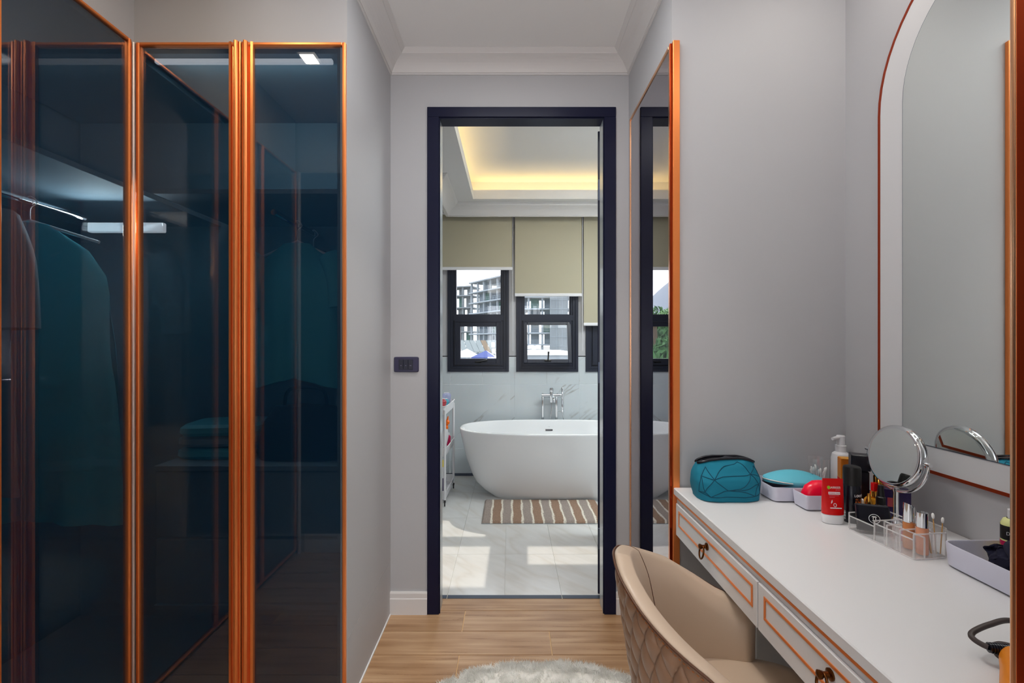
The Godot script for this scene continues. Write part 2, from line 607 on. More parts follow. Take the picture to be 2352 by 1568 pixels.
func dressing_shell() -> void:
	# floor: bed plus single planks (joints across the passage)
	var s := S()
	bx(s, -2.2, 3.3, -0.14, -0.003, -4.2, 2.207)
	var floor_ := struct("floor", s, M.grout_wood, "wood-look plank floor of the dressing passage")
	var rows := 0
	var d := 2.207
	var joints := [[-0.55, 0.45], [-0.205, 0.995], [0.165, -1.035], [-0.2, 1.0], [0.4, -0.8], [-0.45, 0.75]]
	while d > -0.35:
		var d0: float = 2.107 - 0.15 * rows
		var js: Array = joints[rows % joints.size()].duplicate()
		js.sort()
		var edges := [-1.30] + js + [1.12]
		for i in edges.size() - 1:
			if edges[i + 1] - edges[i] < 0.02: continue
			var q := S()
			var x0: float = edges[i] + 0.0011
			var x1: float = edges[i + 1] - 0.0011
			var z0 := d0 + 0.0011
			var z1 := d - 0.0008
			var e := 0.0012
			# top face with its own cut of grain, chamfers round it
			var u0 := rng.randf() * 0.3
			var v0 := rng.randf() * 0.2
			q.set_smooth_group(-1)
			var c := [V(x0 + e, 0, z0 + e), V(x1 - e, 0, z0 + e), V(x1 - e, 0, z1 - e), V(x0 + e, 0, z1 - e)]
			var uv := [Vector2(u0, v0 + 0.7), Vector2(u0 + (x1 - x0) * 0.58, v0 + 0.7), Vector2(u0 + (x1 - x0) * 0.58, v0), Vector2(u0, v0)]
			for k in [0, 2, 1, 0, 3, 2]:
				q.set_uv(uv[k]); q.add_vertex(c[k])
			var b := [V(x0, -0.006, z0), V(x1, -0.006, z0), V(x1, -0.006, z1), V(x0, -0.006, z1)]
			for k in 4:
				quad(q, b[k], b[(k + 1) % 4], c[(k + 1) % 4], c[k])
			put("plank", q, M["plank_%d" % rng.randi_range(0, 3)], floor_)
		d = d0
		rows += 1
	s = S()
	bx(s, -2.2, 3.3, CEIL, CEIL + 0.12, -4.2, 2.171)
	struct("ceiling", s, M.ceiling_paint, "flat white ceiling of the dressing passage")
	# the wall with the doorway
	s = S()
	slab_with_holes(s, -2.1, 1.6, 0, CEIL, ED, 2.171, [[DX0 + 0.01, DX1 - 0.01, -1, 2.275]])
	struct("wall_back", s, M.paint, "white wall round the bathroom doorway")
	# left: thin side wall of the front wardrobe, with a panel joint low down
	s = S()
	bx(s, LX - 0.022, LX, 0.2365, CEIL, WD, ED)
	bx(s, LX - 0.022, LX, 0.0, 0.2350, WD, ED)
	bx(s, LX - 0.022, LX - 0.0015, 0.2350, 0.2365, WD, ED)
	struct("wall_left", s, M.paint, "white side wall left of the doorway")
	s = S()
	bx(s, GX, LX - 0.022, WH, CEIL, WD, WD + 0.03)
	bx(s, GX - 0.03, GX, WH, CEIL, 0.38, WD + 0.03)
	struct("bulkhead_wall", s, M.paint, "white wall strip above the dark glass wardrobes")
	s = S()
	bx(s, -2.1, -1.92, 0, CEIL, 0.38, ED)
	struct("wardrobe_back_wall", s, M.wardrobe_inside, "back wall inside the corner wardrobes")
	s = S()
	bx(s, -2.1, -0.6, 0, CEIL, -0.8, 0.36)
	var pw := struct("passage_wall_left", s, M.paint, "passage wall next to the side wardrobe's near end")
	s = S()
	bx(s, -1.22, -0.62, 0.11, WH, 0.361, 0.366, 0.001)
	put("dark_panel", s, M.switch_dark, pw)
	s = S()
	bx(s, RX, 3.3, 0, CEIL, -0.8, ND)
	struct("niche_wall_front", s, M.paint, "near end wall of the vanity niche")
	s = S()
	bx(s, NX, 1.4, 0, CEIL, ND, WD)
	struct("niche_wall_back", s, M.paint, "white wall behind the vanity")
	s = S()
	bx(s, RX, 1.4, 0, CEIL, WD, ED)
	struct("wall_right", s, M.paint, "white wall right of the doorway, ending the vanity niche")
	# bedroom behind the camera, with its window
	s = S()
	slab_with_holes(s, -2.2, 3.3, 0, CEIL, -4.2, -4.05, [[-1.4, 2.6, 0.35, 2.3]])
	bx(s, -2.2, -2.1, 0, CEIL, -4.05, -0.8)
	bx(s, 3.2, 3.3, 0, CEIL, -4.05, -0.8)
	struct("bedroom_wall", s, M.paint, "bedroom walls behind the camera")
	# cornice round the passage
	s = S()
	moulding(s, [Vector2(LX - 0.6, WD), Vector2(LX, WD), Vector2(LX, ED), Vector2(RX, ED), Vector2(RX, WD), Vector2(NX, WD)], 2.430, cornice_profile(0.082, 0.077), -1.0)
	struct("trim_1", s, M.trim_white, "white cornice round the passage ceiling")
	# baseboards on the doorway wall
	for e in [[LX, DX0, "left"], [DX1, RX, "right"]]:
		s = S()
		moulding(s, [Vector2(e[0], ED), Vector2(e[1], ED)], 0.0, [[0, 0], [0.014, 0], [0.014, 0.070], [0.011, 0.074], [0.011, 0.094], [0.008, 0.1], [0, 0.1]], -1.0)
		struct("baseboard_" + e[2], s, M.trim_white, "white baseboard " + e[2] + " of the doorway")
	s = S()
	bx(s, LX, LX + 0.005, 0, 0.005, WD, ED)
	struct("trim_2", s, M.caulk, "white sealant line along the foot of the left wall")
	# three-gang switch
	var sw := thing("light_switch", "dark violet three-gang light switch beside the doorway", "light switch", V(-0.469, 1.124, ED))
	s = S()
	loft(s, [[0.0, 0.056, 0.0345, 14], [0.004, 0.056, 0.0345, 14], [0.008, 0.053, 0.0315, 14], [0.008, 0, 0]], 48, Transform3D(Basis(Vector3.RIGHT, PI / 2), Vector3.ZERO))
	put("cover_plate", s, M.switch_navy, sw)
	for k in 3:
		s = S()
		box(s, Vector3(-0.0225 + k * 0.0215, 0.0, 0.0088), Vector3(0.0205, 0.0455, 0.0036), 0.001)
		var r := put("rocker", s, M.switch_dark, sw)
		s = S()
		box(s, Vector3(-0.0225 + k * 0.0215, -0.0045, 0.0109), Vector3(0.004 + 0.0035 * (k / 2), 0.003, 0.0005), 0.0)
		put("mark", s, M.switch_mark, r)

const BD := 4.25              # window wall of the bathroom
const BC := 2.445             # lower ceiling of the bathroom
const WINS := [[-0.577, -0.012, 1.92], [0.055, 0.625, 1.9], [0.694, 1.266, 1.9]]

func bathroom_shell() -> void:
	var s := S()
	bx(s, -1.3, 2.3, -0.14, -0.004, 2.207, BD + 0.2)
	var fl := struct("bathroom_floor", s, M.grout_white, "pale marble tile floor of the bathroom")
	var xs := []
	var x := -0.304 - 0.2765 * 3
	while x < 2.1:
		xs.append(x)
		x += 0.2765
	var ds := [2.237, 2.67, 3.225, 3.78, BD]
	var n := 0
	for j in 4:
		for i in xs.size() - 1:
			var q := S()
			var c := [V(xs[i] + 0.0008, 0, ds[j] + 0.0008), V(xs[i + 1] - 0.0008, 0, ds[j] + 0.0008), V(xs[i + 1] - 0.0008, 0, ds[j + 1] - 0.0008), V(xs[i] + 0.0008, 0, ds[j + 1] - 0.0008)]
			var flip := (i + j) % 2 == 0
			var uv := [Vector2(0, 1), Vector2(1, 1), Vector2(1, 0), Vector2(0, 0)]
			q.set_smooth_group(-1)
			for k in [0, 2, 1, 0, 3, 2]:
				q.set_uv(uv[(k + 2) % 4] if flip else uv[k]); q.add_vertex(c[k])
			for k in 4:
				var down := Vector3(0, -0.005, 0)
				quad(q, c[k] + down, c[(k + 1) % 4] + down, c[(k + 1) % 4], c[k])
			put("tile", q, M["floor_marble_%d" % ((i * 2 + j) % 3)], fl)
			n += 1
	var th := struct_root("trim_3", "slate threshold strips in the doorway")
	for e in [[-0.857, -0.306], [-0.302, 0.247], [0.251, 0.80]]:
		s = S()
		bx(s, maxf(e[0], DX0), minf(e[1], DX1), -0.004, 0.001, 2.209, 2.236, 0.0008)
		put("strip", s, M.slate, th)
	# window wall: painted upper part, marble tiles to 1.095 m, dark line between, dark foot
	var holes := []
	for w in WINS:
		holes.append([w[0], w[1], 0.958, w[2] + 0.2])
	s = S()
	slab_with_holes(s, -1.3, 2.3, 1.104, 2.9, BD, BD + 0.14, holes)
	slab_with_holes(s, -1.3, 2.3, -0.1, 1.104, BD + 0.008, BD + 0.14, holes)
	var ww := struct("bathroom_wall_back", s, M.paint, "bathroom window wall")
	s = S()
	slab_with_holes(s, -1.2, 2.2, 1.096, 1.104, BD + 0.001, BD + 0.008, holes)
	put("dark_line", s, M.black, ww)
	s = S()
	bx(s, -1.2, 2.2, 0.0, 0.024, BD - 0.004, BD + 0.008)
	put("dark_foot", s, M.slate, ww)
	n = 0
	for row in [[0.8405, 1.0955, 0.297, 0.04], [0.2505, 0.8395, 0.594, 0.04], [0.025, 0.2495, 0.594, 0.04]]:
		var k0: float = row[3] - row[2] * 4
		var k := 0
		while k0 + row[2] * k < 2.2:
			var a: float = maxf(k0 + row[2] * k, -1.2)
			var b: float = minf(k0 + row[2] * (k + 1), 2.2)
			k += 1
			if b - a < 0.01: continue
			var pieces := [PackedVector2Array([Vector2(a + 0.0006, row[0]), Vector2(b - 0.0006, row[0]), Vector2(b - 0.0006, row[1]), Vector2(a + 0.0006, row[1])])]
			for o in holes:
				var next := []
				for p in pieces:
					next += Geometry2D.clip_polygons(p, PackedVector2Array([Vector2(o[0], o[2]), Vector2(o[1], o[2]), Vector2(o[1], o[3]), Vector2(o[0], o[3])]))
				pieces = next
			for p in pieces:
				var q := S()
				prism(q, p, -BD - 0.008, -BD)
				put("tile", q, M["marble_%d" % (n % 3)], ww)
				n += 1
	s = S()
	bx(s, -1.3, -1.15, -0.1, 2.9, 2.171, BD)
	struct("bathroom_wall_left", s, M.paint, "left wall of the bathroom")
	s = S()
	bx(s, 2.1, 2.3, -0.1, 2.9, 2.171, BD)
	struct("bathroom_wall_right", s, M.paint, "right wall of the bathroom")
	s = S()
	bx(s, 1.4, 2.3, 0, 2.9, 2.1, 2.172)
	bx(s, -1.3, 2.3, CEIL, 2.9, 2.1, 2.172)
	struct("bathroom_wall_front", s, M.paint, "bathroom side of the doorway wall")
	# ceiling with a lit tray: lower ring, upright lip, trough, raised middle
	s = S()
	var hole := [-0.33, 1.35, 2.36, 3.935]
	bx(s, -1.3, hole[0], BC, BC + 0.02, 2.171, BD)
	bx(s, hole[1], 2.3, BC, BC + 0.02, 2.171, BD)
	bx(s, hole[0], hole[1], BC, BC + 0.02, hole[3], BD)
	bx(s, hole[0], hole[1], BC, BC + 0.02, 2.171, hole[2])
	for e in [[hole[0], hole[0] + 0.014, hole[2], hole[3]], [hole[1] - 0.014, hole[1], hole[2], hole[3]], [hole[0] + 0.014, hole[1] - 0.014, hole[2], hole[2] + 0.014], [hole[0] + 0.014, hole[1] - 0.014, hole[3] - 0.014, hole[3]]]:
		bx(s, e[0], e[1], BC, BC + 0.078, e[2], e[3])
	var o2 := [hole[0] - 0.165, hole[1] + 0.165, 2.2, hole[3] + 0.165]
	bx(s, o2[0], o2[1], 2.65, 2.75, o2[2], o2[3])
	for e in [[o2[0] - 0.03, o2[0], o2[2], o2[3]], [o2[1], o2[1] + 0.03, o2[2], o2[3]], [o2[0], o2[1], o2[2] - 0.02, o2[2]], [o2[0], o2[1], o2[3], o2[3] + 0.03]]:
		bx(s, e[0], e[1], BC + 0.02, 2.75, e[2], e[3])
	struct("bathroom_ceiling", s, M.ceiling_paint, "bathroom ceiling with a lit raised tray")
	# pelmet in front of the blinds with its cornice
	s = S()
	bx(s, -0.572, 2.1, 2.345, BC, 4.1, 4.114)
	bx(s, -0.572, -0.555, 2.345, BC, 3.42, 4.114)
	bx(s, -1.15, -0.572, 2.345, BC, 3.42, 3.434)
	moulding(s, [Vector2(-1.15, 3.42), Vector2(-0.555, 3.42), Vector2(-0.555, 4.1), Vector2(2.1, 4.1)], 2.345, cornice_profile(0.1, 0.1), -1.0)
	struct("trim_4", s, M.trim_white, "white cornice board in front of the bathroom blinds")
	# cove light strips lie in the trough
	var warm := Color(1.0, 0.87, 0.58)
	var led := mat("led_warm", Color(1, 0.9, 0.7), 0.5)
	led.emission_enabled = true
	led.emission = Color(1.0, 0.88, 0.60)
	led.emission_energy_multiplier = 2.0
	var cove := thing("cove_light_strip", "warm yellow light strip hidden round the raised bathroom ceiling tray", "light strip", V(0, 0, 0))
	for e in [[hole[0], hole[1], hole[3] + 0.115, 0], [hole[0], hole[1], hole[2] - 0.105, 0], [hole[2], hole[3], hole[0] - 0.115, 1], [hole[2], hole[3], hole[1] + 0.115, 1]]:
		s = S()
		var mid: float = (e[0] + e[1]) / 2
		var len: float = e[1] - e[0]
		if e[3] == 0:
			bx(s, e[0], e[1], BC + 0.02, BC + 0.028, e[2] - 0.006, e[2] + 0.006)
			put("led_strip", s, led, cove)
			area("cove_light", V(mid, BC + 0.032, e[2]), Vector3.UP, Vector2(0.012, len), COVE_E * len, warm, cove)
		else:
			bx(s, e[2] - 0.006, e[2] + 0.006, BC + 0.02, BC + 0.028, e[0], e[1])
			put("led_strip", s, led, cove)
			area("cove_light", V(e[2], BC + 0.032, mid), Vector3.UP, Vector2(len, 0.012), COVE_E * len, warm, cove)

const COVE_E := 0.055

func door_one() -> void:
	var o := struct_root("door_1", "open bathroom door in its dark navy frame")
	var s := S()
	# frame: face, rebate step, lining
	for e in [[DX0, DX0 + 0.053], [DX1 - 0.053, DX1]]:
		bx(s, e[0], e[1], 0, 2.238, 2.075, 2.171, 0.0015)
	bx(s, DX0, DX1, 2.238, 2.283, 2.075, 2.171, 0.0015)
	put("door_frame", s, M.navy_frame, o)
	s = S()
	bx(s, DX0 + 0.053, DX0 + 0.0575, 0.0, 2.2335, 2.083, 2.0865, 0.0008)
	bx(s, DX1 - 0.0575, DX1 - 0.053, 0.0, 2.2335, 2.083, 2.0865, 0.0008)
	bx(s, DX0 + 0.053, DX1 - 0.053, 2.2335, 2.238, 2.083, 2.0865, 0.0008)
	put("frame_bead", s, M.navy_frame, o)
	for e in [[DX0 + 0.0532, DX0 + 0.0552], [DX1 - 0.0552, DX1 - 0.0532]]:
		s = S()
		bx(s, e[0], e[1], 0.0, 2.236, 2.094, 2.1705, 0.0004)
		put("jamb_lining", s, M.lining_grey, o)
	# leaf, opened into the bathroom; its near edge shows
	var t := Transform3D(Basis(Vector3.UP, -atan(0.197)), V(0.417, 0, 2.2))
	s = S()
	box(s, Vector3(0.02, 1.128, -0.375), Vector3(0.04, 2.205, 0.75), 0.002, t)
	var leaf := put("door_leaf", s, M.navy_frame, o)
	for h in [0.29, 1.08, 1.95]:
		s = S()
		box(s, Vector3(0.0125, h, 0.0005), Vector3(0.021, 0.1, 0.003), 0.0005, t)
		for k in [-0.03, 0.03]:
			box(s, Vector3(0.01, h + k, 0.0025), Vector3(0.005, 0.005, 0.001), 0.0004, t)
		put("hinge", s, M.hinge_steel, leaf)

func window_frame(w: Array, n: int, open: bool) -> void:
	var o := struct_root("window_%d" % n, "dark framed bathroom window %s" % ["", "left of the tub tap", "with its lower sash pushed open", "beside the open door"][n])
	var x0: float = w[0]
	var x1: float = w[1]
	var top: float = w[2] + 0.2
	var s := S()
	var d0 := BD - 0.012
	var d1 := BD + 0.075
	# outer frame, stepped
	for st in [[0.0, 0.026, d0, d1], [0.026, 0.05, d0 + 0.012, d1], [0.05, 0.066, d0 + 0.024, d1]]:
		var a: float = st[0]
		var b: float = st[1]
		bx(s, x0 + a, x0 + b, 0.958 + a, top - a, st[2], st[3], 0.001)
		bx(s, x1 - b, x1 - a, 0.958 + a, top - a, st[2], st[3], 0.001)
		bx(s, x0 + b, x1 - b, 0.958 + a, 0.958 + b, st[2], st[3], 0.001)
		bx(s, x0 + b, x1 - b, top - b, top - a, st[2], st[3], 0.001)
	bx(s, x0 + 0.05, x1 - 0.05, 1.428, 1.480, d0 + 0.012, d1, 0.001)
	put("frame", s, M.window_frame, o)
	s = S()
	bx(s, x0 + 0.064, x0 + 0.078, 1.022, 1.43, BD - 0.006, BD + 0.0005, 0.0008)
	bx(s, x1 - 0.078, x1 - 0.064, 1.022, 1.43, BD - 0.006, BD + 0.0005, 0.0008)
	bx(s, x0 + 0.078, x1 - 0.078, 1.022, 1.036, BD - 0.006, BD + 0.0005, 0.0008)
	bx(s, x0 + 0.078, x1 - 0.078, 1.416, 1.43, BD - 0.006, BD + 0.0005, 0.0008)
	put("sash_stop", s, M.window_frame, o)
	s = S()
	for e in [[x0 + 0.066, x0 + 0.078], [x1 - 0.078, x1 - 0.066]]:
		bx(s, e[0], e[1], 1.480, top - 0.066, d0 + 0.04, d1, 0.001)
	bx(s, x0 + 0.078, x1 - 0.078, 1.480, 1.488, d0 + 0.04, d1, 0.001)
	put("glazing_bead", s, M.window_frame, o)
	s = S()
	bx(s, x0 + 0.07, x1 - 0.07, 1.481, top - 0.06, d0 + 0.06, d0 + 0.065)
	put("pane", s, M.glass, o)
	# lower sash, hung at its top
	var sash := Node3D.new()
	sash.name = "sash"
	o.add_child(sash, true)
	sash.position = V((x0 + x1) / 2, 1.424, BD + 0.02)
	sash.rotation.x = deg_to_rad(-14.0 if open else 0.0)
	var hw: float = (x1 - x0) / 2 - 0.068
	var hh := 0.396
	var fr := 0.033 if open else 0.05
	s = S()
	for sx in [-1, 1]:
		box(s, Vector3(sx * (hw - fr / 2), -hh / 2, 0), Vector3(fr, hh, 0.036), 0.002)
	box(s, Vector3(0, -fr / 2, 0), Vector3(2 * hw - 2 * fr, fr, 0.036), 0.002)
	box(s, Vector3(0, -hh + fr / 2, 0), Vector3(2 * hw - 2 * fr, fr, 0.036), 0.002)
	put("sash_frame", s, M.window_frame, sash)
	s = S()
	box(s, Vector3(0, -hh / 2, 0), Vector3(2 * hw - 2 * fr, hh - 2 * fr, 0.005))
	put("sash_pane", s, M.glass, sash)
	s = S()
	var up := 0.075 if open else 0.02
	box(s, Vector3(0.0, -hh + 0.02, 0.022), Vector3(0.06, 0.016, 0.012), 0.003)
	if open:
		tube(s, [Vector3(0.0, -hh + 0.02, 0.03), Vector3(0.002, -hh + 0.05, 0.045), Vector3(0.004, -hh + 0.02 + up, 0.05)], [0.006, 0.006, 0.009], 8)
	else:
		tube(s, [Vector3(0.0, -hh + 0.02, 0.03), Vector3(0.05, -hh + 0.03, 0.04), Vector3(0.085, -hh + 0.036, 0.042)], [0.006, 0.006, 0.009], 8)
	put("winder_handle", s, M.black, sash)

func windows() -> void:
	window_frame(WINS[0], 1, false)
	window_frame(WINS[1], 2, true)
	window_frame(WINS[2], 3, false)
	var blinds := [[-0.70, 0.016, 1.894, "short beige roller blind, hanging highest, over the left bathroom window"], [0.043, 0.648, 1.655, "longer beige roller blind over the middle bathroom window"], [0.668, 1.30, 1.388, "lowest beige roller blind, beside the open bathroom door"]]
	for b in blinds:
		var o := thing("roller_blind", b[3], "roller blind", V((b[0] + b[1]) / 2, 0, 4.19), 0, "bathroom roller blinds")
		var hw: float = (b[1] - b[0]) / 2
		var s := S()
		box(s, Vector3(0, (2.40 + b[2]) / 2, 0), Vector3(2 * hw, 2.40 - b[2], 0.0016))
		put("fabric", s, M.blind, o)
		s = S()
		box(s, Vector3(0, b[2] + 0.004, 0.0), Vector3(2 * hw + 0.006, 0.028, 0.014), 0.004)
		put("bottom_bar", s, M.plastic_white, o)
		s = S()
		tube(s, [Vector3(-hw, 2.405, 0), Vector3(hw, 2.405, 0)], 0.018, 12)
		put("roller", s, M.plastic_white, o)
		s = S()
		tube(s, [Vector3(hw + 0.008, 2.40, 0.006), Vector3(hw + 0.008, 1.15, 0.006)], 0.0022, 6)
		tube(s, [Vector3(hw + 0.008, 2.40, -0.008), Vector3(hw + 0.008, 1.15, -0.008)], 0.0022, 6)
		put("pull_chain", s, M.plastic_white, o)
	var bw := struct_root("window_4", "bedroom window behind the camera")
	var s2 := S()
	for e in [[-1.4, -1.35, 0.35, 2.3], [2.55, 2.6, 0.35, 2.3], [0.57, 0.63, 0.35, 2.3], [-1.35, 2.55, 0.35, 0.40], [-1.35, 2.55, 2.25, 2.3], [-1.35, 2.55, 1.45, 1.5]]:
		bx(s2, e[0], e[1], e[2], e[3], -4.15, -4.08, 0.002)
	put("frame", s2, M.window_frame, bw)
	s2 = S()
	bx(s2, -1.35, 2.55, 0.40, 2.25, -4.12, -4.115)
	put("pane", s2, M.glass, bw)

# ---------------------------------------------------------------- wardrobes
# one glazed door standing in the x-y plane, its left lower corner at the origin, facing +z
func glass_door(parent: Node3D, w: float, h: float, t: Transform3D) -> Node3D:
	var o := Node3D.new()
	o.name = "door"
	parent.add_child(o, true)
	o.transform = t
	var s := S()
	var f := 0.011
	for e in [[0.0, f], [w - f, w]]:
		box(s, Vector3((e[0] + e[1]) / 2, h / 2, 0), Vector3(f, h, 0.022), 0.0025)
	for e in [[0.0, f], [h - f, h]]:
		box(s, Vector3(w / 2, (e[0] + e[1]) / 2, 0), Vector3(w - 2 * f, f, 0.022), 0.0025)
	put("door_frame", s, M.copper, o)
	s = S()
	box(s, Vector3(w / 2, h / 2, 0), Vector3(w - 2 * f + 0.004, h - 2 * f + 0.004, 0.005))
	put("glass", s, M.dark_glass, o)
	return o

# long ridged pull along a door edge: flat, groove, half-round
func long_handle(door: Node3D, x: float, w: float, h: float, mirrored: bool) -> void:
	var p := PackedVector2Array()
	var pts := [[0.0, 0.0], [0.0, 0.012], [0.20, 0.014], [0.24, 0.006], [0.40, 0.004], [0.44, 0.012]]
	for q in pts:
		p.append(Vector2(q[0] * w, q[1]))
	for k in 7:
		var a := PI - PI * k / 6.0
		p.append(Vector2(w * (0.64 + 0.20 * cos(a)), 0.012 + 0.010 * sin(a)))
	for q in [[0.85, 0.006], [0.90, 0.004], [0.92, 0.013], [1.0, 0.012], [1.0, 0.0]]:
		p.append(Vector2(q[0] * w, q[1]))
	if mirrored:
		for k in p.size():
			p[k].x = w - p[k].x
	# the profile lies in x and z: extrude upwards
	var s := S()
	var t := Transform3D(Basis(Vector3(1, 0, 0), Vector3(0, 0, 1), Vector3(0, -1, 0)), Vector3(x, 0, 0.0))
	prism(s, p, -h, 0.0, t)
	put("handle", s, M.copper, door)

func garment(called: String, label: String, m: Material, at: Vector3, turn: float, w: float, len: float, sleeve: float, group := "clothes hanging in the dark wardrobes") -> void:
	var o := thing(called, label, "garment", at, turn, group)
	var s := S()
	var n := grain(int(len * 1000.0) + int(w * 77.0), 1.0, 2)
	var f := func(u: float, v: float) -> Vector3:
		var a: float = u * TAU
		var y: float = -len * v
		var sh: float = clampf(v * 7.0, 0.0, 1.0)
		var half: float = lerpf(0.05, w / 2, sqrt(sh)) * (1.0 + 0.25 * v)
		var thick: float = lerpf(0.02, 0.045, sh) * (1.0 + 0.25 * sin(a * 5.0 + v * 3.0) * v)
		return Vector3(half * cos(a) * (1.0 + 0.06 * n.get_noise_2d(a * 0.6, v * 2.0)), y - 0.05 * absf(cos(a)) * sh, thick * sin(a) + 0.012 * sin(half * cos(a) * 60.0) * v)
	sheet(s, 40, 16, f)
	put("cloth", s, m, o)
	if sleeve > 0.0:
		for sx in [-1, 1]:
			s = S()
			tube(s, smooth_path([Vector3(sx * w * 0.44, -0.05, 0), Vector3(sx * w * 0.56, -0.05 - sleeve * 0.4, 0.01), Vector3(sx * w * 0.6, -0.05 - sleeve, 0.015)], 5), 0.05, 10)
			put("sleeve", s, m, o)
	s = S()
	tube(s, [Vector3(-w * 0.45, -0.05, 0), Vector3(0, 0.01, 0), Vector3(w * 0.45, -0.05, 0)], 0.005, 6)
	tube(s, smooth_path([Vector3(0, 0.01, 0), Vector3(0, 0.05, 0), Vector3(0.018, 0.07, 0), Vector3(0.0, 0.09, 0), Vector3(-0.018, 0.075, 0)], 4), 0.002, 6)
	put("hanger", s, M.plastic_white, o)

func wardrobes() -> void:
	var bl := mat("bar_light", Color(0.9, 0.92, 0.95), 0.5)
	bl.emission_enabled = true
	bl.emission = Color(0.9, 0.95, 1.0)
	bl.emission_energy_multiplier = 0.7
	var lo := 0.02
	var h := WH - lo
	# front wardrobe with two doors
	var o := thing("wardrobe", "dark tinted glass wardrobe with two copper framed doors and long ridged copper pulls", "wardrobe", V(0, 0, 0))
	var s := S()
	bx(s, -1.23, LX - 0.024, 0.0, 0.018, WD + 0.02, 2.05)
	bx(s, -1.23, LX - 0.024, WH - 0.02, WH - 0.002, WD + 0.02, 2.05)
	bx(s, LX - 0.04, LX - 0.024, 0.018, WH - 0.02, WD + 0.02, 2.05)
	bx(s, -1.23, LX - 0.04, 0.018, WH - 0.02, 2.04, 2.05)
	put("carcass", s, M.wardrobe_inside, o)
	for e in [[1.735, 1.752], [0.78, 0.797], [0.30, 0.317]]:
		s = S()
		bx(s, -1.23, LX - 0.041, e[0], e[1], WD + 0.06, 2.039, 0.001)
		put("shelf", s, M.wardrobe_inside, o)
	s = S()
	bx(s, -1.23, LX - 0.041, 0.32, 0.54, WD + 0.07, WD + 0.09, 0.002)
	put("drawer_front", s, M.wardrobe_inside, o)
	s = S()
	bx(s, -1.23, LX - 0.041, 0.55, 0.775, WD + 0.07, WD + 0.09, 0.002)
	put("drawer_front", s, M.wardrobe_inside, o)
	s = S()
	tube(s, [V(-0.83, 1.68, WD + 0.09), V(-0.83, 1.68, 2.039)], 0.011, 10)
	put("hanging_rail", s, M.chrome, o)
	s = S()
	bx(s, -1.20, LX - 0.06, 2.165, 2.180, WD + 0.025, WD + 0.040, 0.002)  # strip added behind the top frame to light the clothes inside
	put("light_strip", s, M.bar_light, o)
	area("strip_light", V(-0.9, 2.160, WD + 0.045), V(0.0, -0.75, 1.0), Vector2(0.56, 0.02), 0.10, Color(0.78, 0.95, 1.0), o)
	var w1 := 0.347
	var d1 := glass_door(o, w1, h, Transform3D(Basis.IDENTITY, V(-1.234, lo, WD)))
	long_handle(d1, w1 - 0.039, 0.039, h, false)
	var w2 := 0.3405
	var d2 := glass_door(o, w2, h, Transform3D(Basis.IDENTITY, V(-0.8835, lo, WD)))
	long_handle(d2, 0.0, 0.037, h, true)
	# left wardrobe, seen along its face
	var l := thing("wardrobe", "dark reflective glass wardrobe along the side wall with slim copper frames", "wardrobe", V(0, 0, 0))
	s = S()
	bx(s, -1.90, GX - 0.02, 0.0, 0.018, 0.38, 2.05)
	bx(s, -1.90, GX - 0.02, WH - 0.02, WH - 0.002, 0.38, 2.05)
	bx(s, -1.90, GX - 0.02, 0.018, WH - 0.02, 0.37, 0.385)
	bx(s, -1.90, -1.232, 0.018, WH - 0.02, 2.04, 2.05)
	put("carcass", s, M.wardrobe_inside, l)
	s = S()
	bx(s, -1.89, GX - 0.03, 1.735, 1.752, 0.386, 2.039, 0.001)
	put("shelf", s, M.wardrobe_inside, l)
	s = S()
	bx(s, -1.56, -1.28, 1.630, 1.665, 1.70, 1.72, 0.003)
	put("light_bar", s, M.bar_light, l)
	area("bar_light", V(-1.42, 1.6475, 1.697), V(0.05, -0.25, -1.0), Vector2(0.28, 0.03), 0.26, Color(0.85, 0.96, 1.0), l)
	s = S()
	tube(s, [V(-1.56, 1.68, 0.39), V(-1.56, 1.68, 1.69)], 0.011, 10)
	put("hanging_rail", s, M.chrome, l)
	for e in [0.384, 0.748, 1.1125]:
		# the door faces +x: its local x runs towards the far end
		var w: float = 0.3615 if e < 1.0 else 0.3955
		glass_door(l, w, h, Transform3D(Basis(Vector3(0, 0, -1), Vector3.UP, Vector3(1, 0, 0)), V(GX, lo, e)))
	s = S()
	tube(s, [V(GX + 0.0025, 0.0, WD - 0.006), V(GX + 0.0025, WH, WD - 0.006)], 0.0062, 14)
	put("corner_post", s, M.steel_pale, l)
	s = S()
	tube(s, [V(GX + 0.020, 0.0, 0.375), V(GX + 0.020, WH, 0.375)], 0.009, 12)
	put("corner_post", s, M.plastic_white, l)
	s = S()
	bx(s, -1.2, -0.62, 0.0, 0.11, 0.361, 0.366, 0.001)
	struct("baseboard_near", s, M.trim_white, "white baseboard on the wall beside the camera")
	# what hangs and lies inside
	garment("dress", "pale teal long dress hanging behind the glass next to the corner post", M.garment_teal, V(-1.56, 1.608, 1.50), 0.25, 0.42, 0.95, 0.0)
	garment("shirt", "grey shirt hanging deep in the wardrobe along the side wall", M.garment_grey, V(-1.56, 1.608, 1.22), 0.1, 0.40, 0.75, 0.3)
	garment("shirt", "teal shirt hanging behind the narrower front glass door", M.garment_teal, V(-0.83, 1.608, 1.80), 0.0, 0.30, 0.52, 0.2)
	garment("jacket", "blue jacket hanging behind the teal shirt in the front wardrobe", M.garment_blue, V(-0.83, 1.608, 1.95), 0.0, 0.28, 0.5, 0.3)
	var bag := thing("handbag", "large dark handbag on the shelf below the teal shirt", "bag", V(-0.762, 0.797, 1.72))
	s = S()
	loft(s, [[0.0, 0, 0], [0.0, 0.15, 0.07, 4], [0.03, 0.165, 0.08, 4], [0.13, 0.15, 0.06, 3], [0.19, 0.11, 0.035, 3], [0.20, 0.0, 0.0]], 32)
	put("bag_body", s, M.garment_dark, bag)
	s = S()
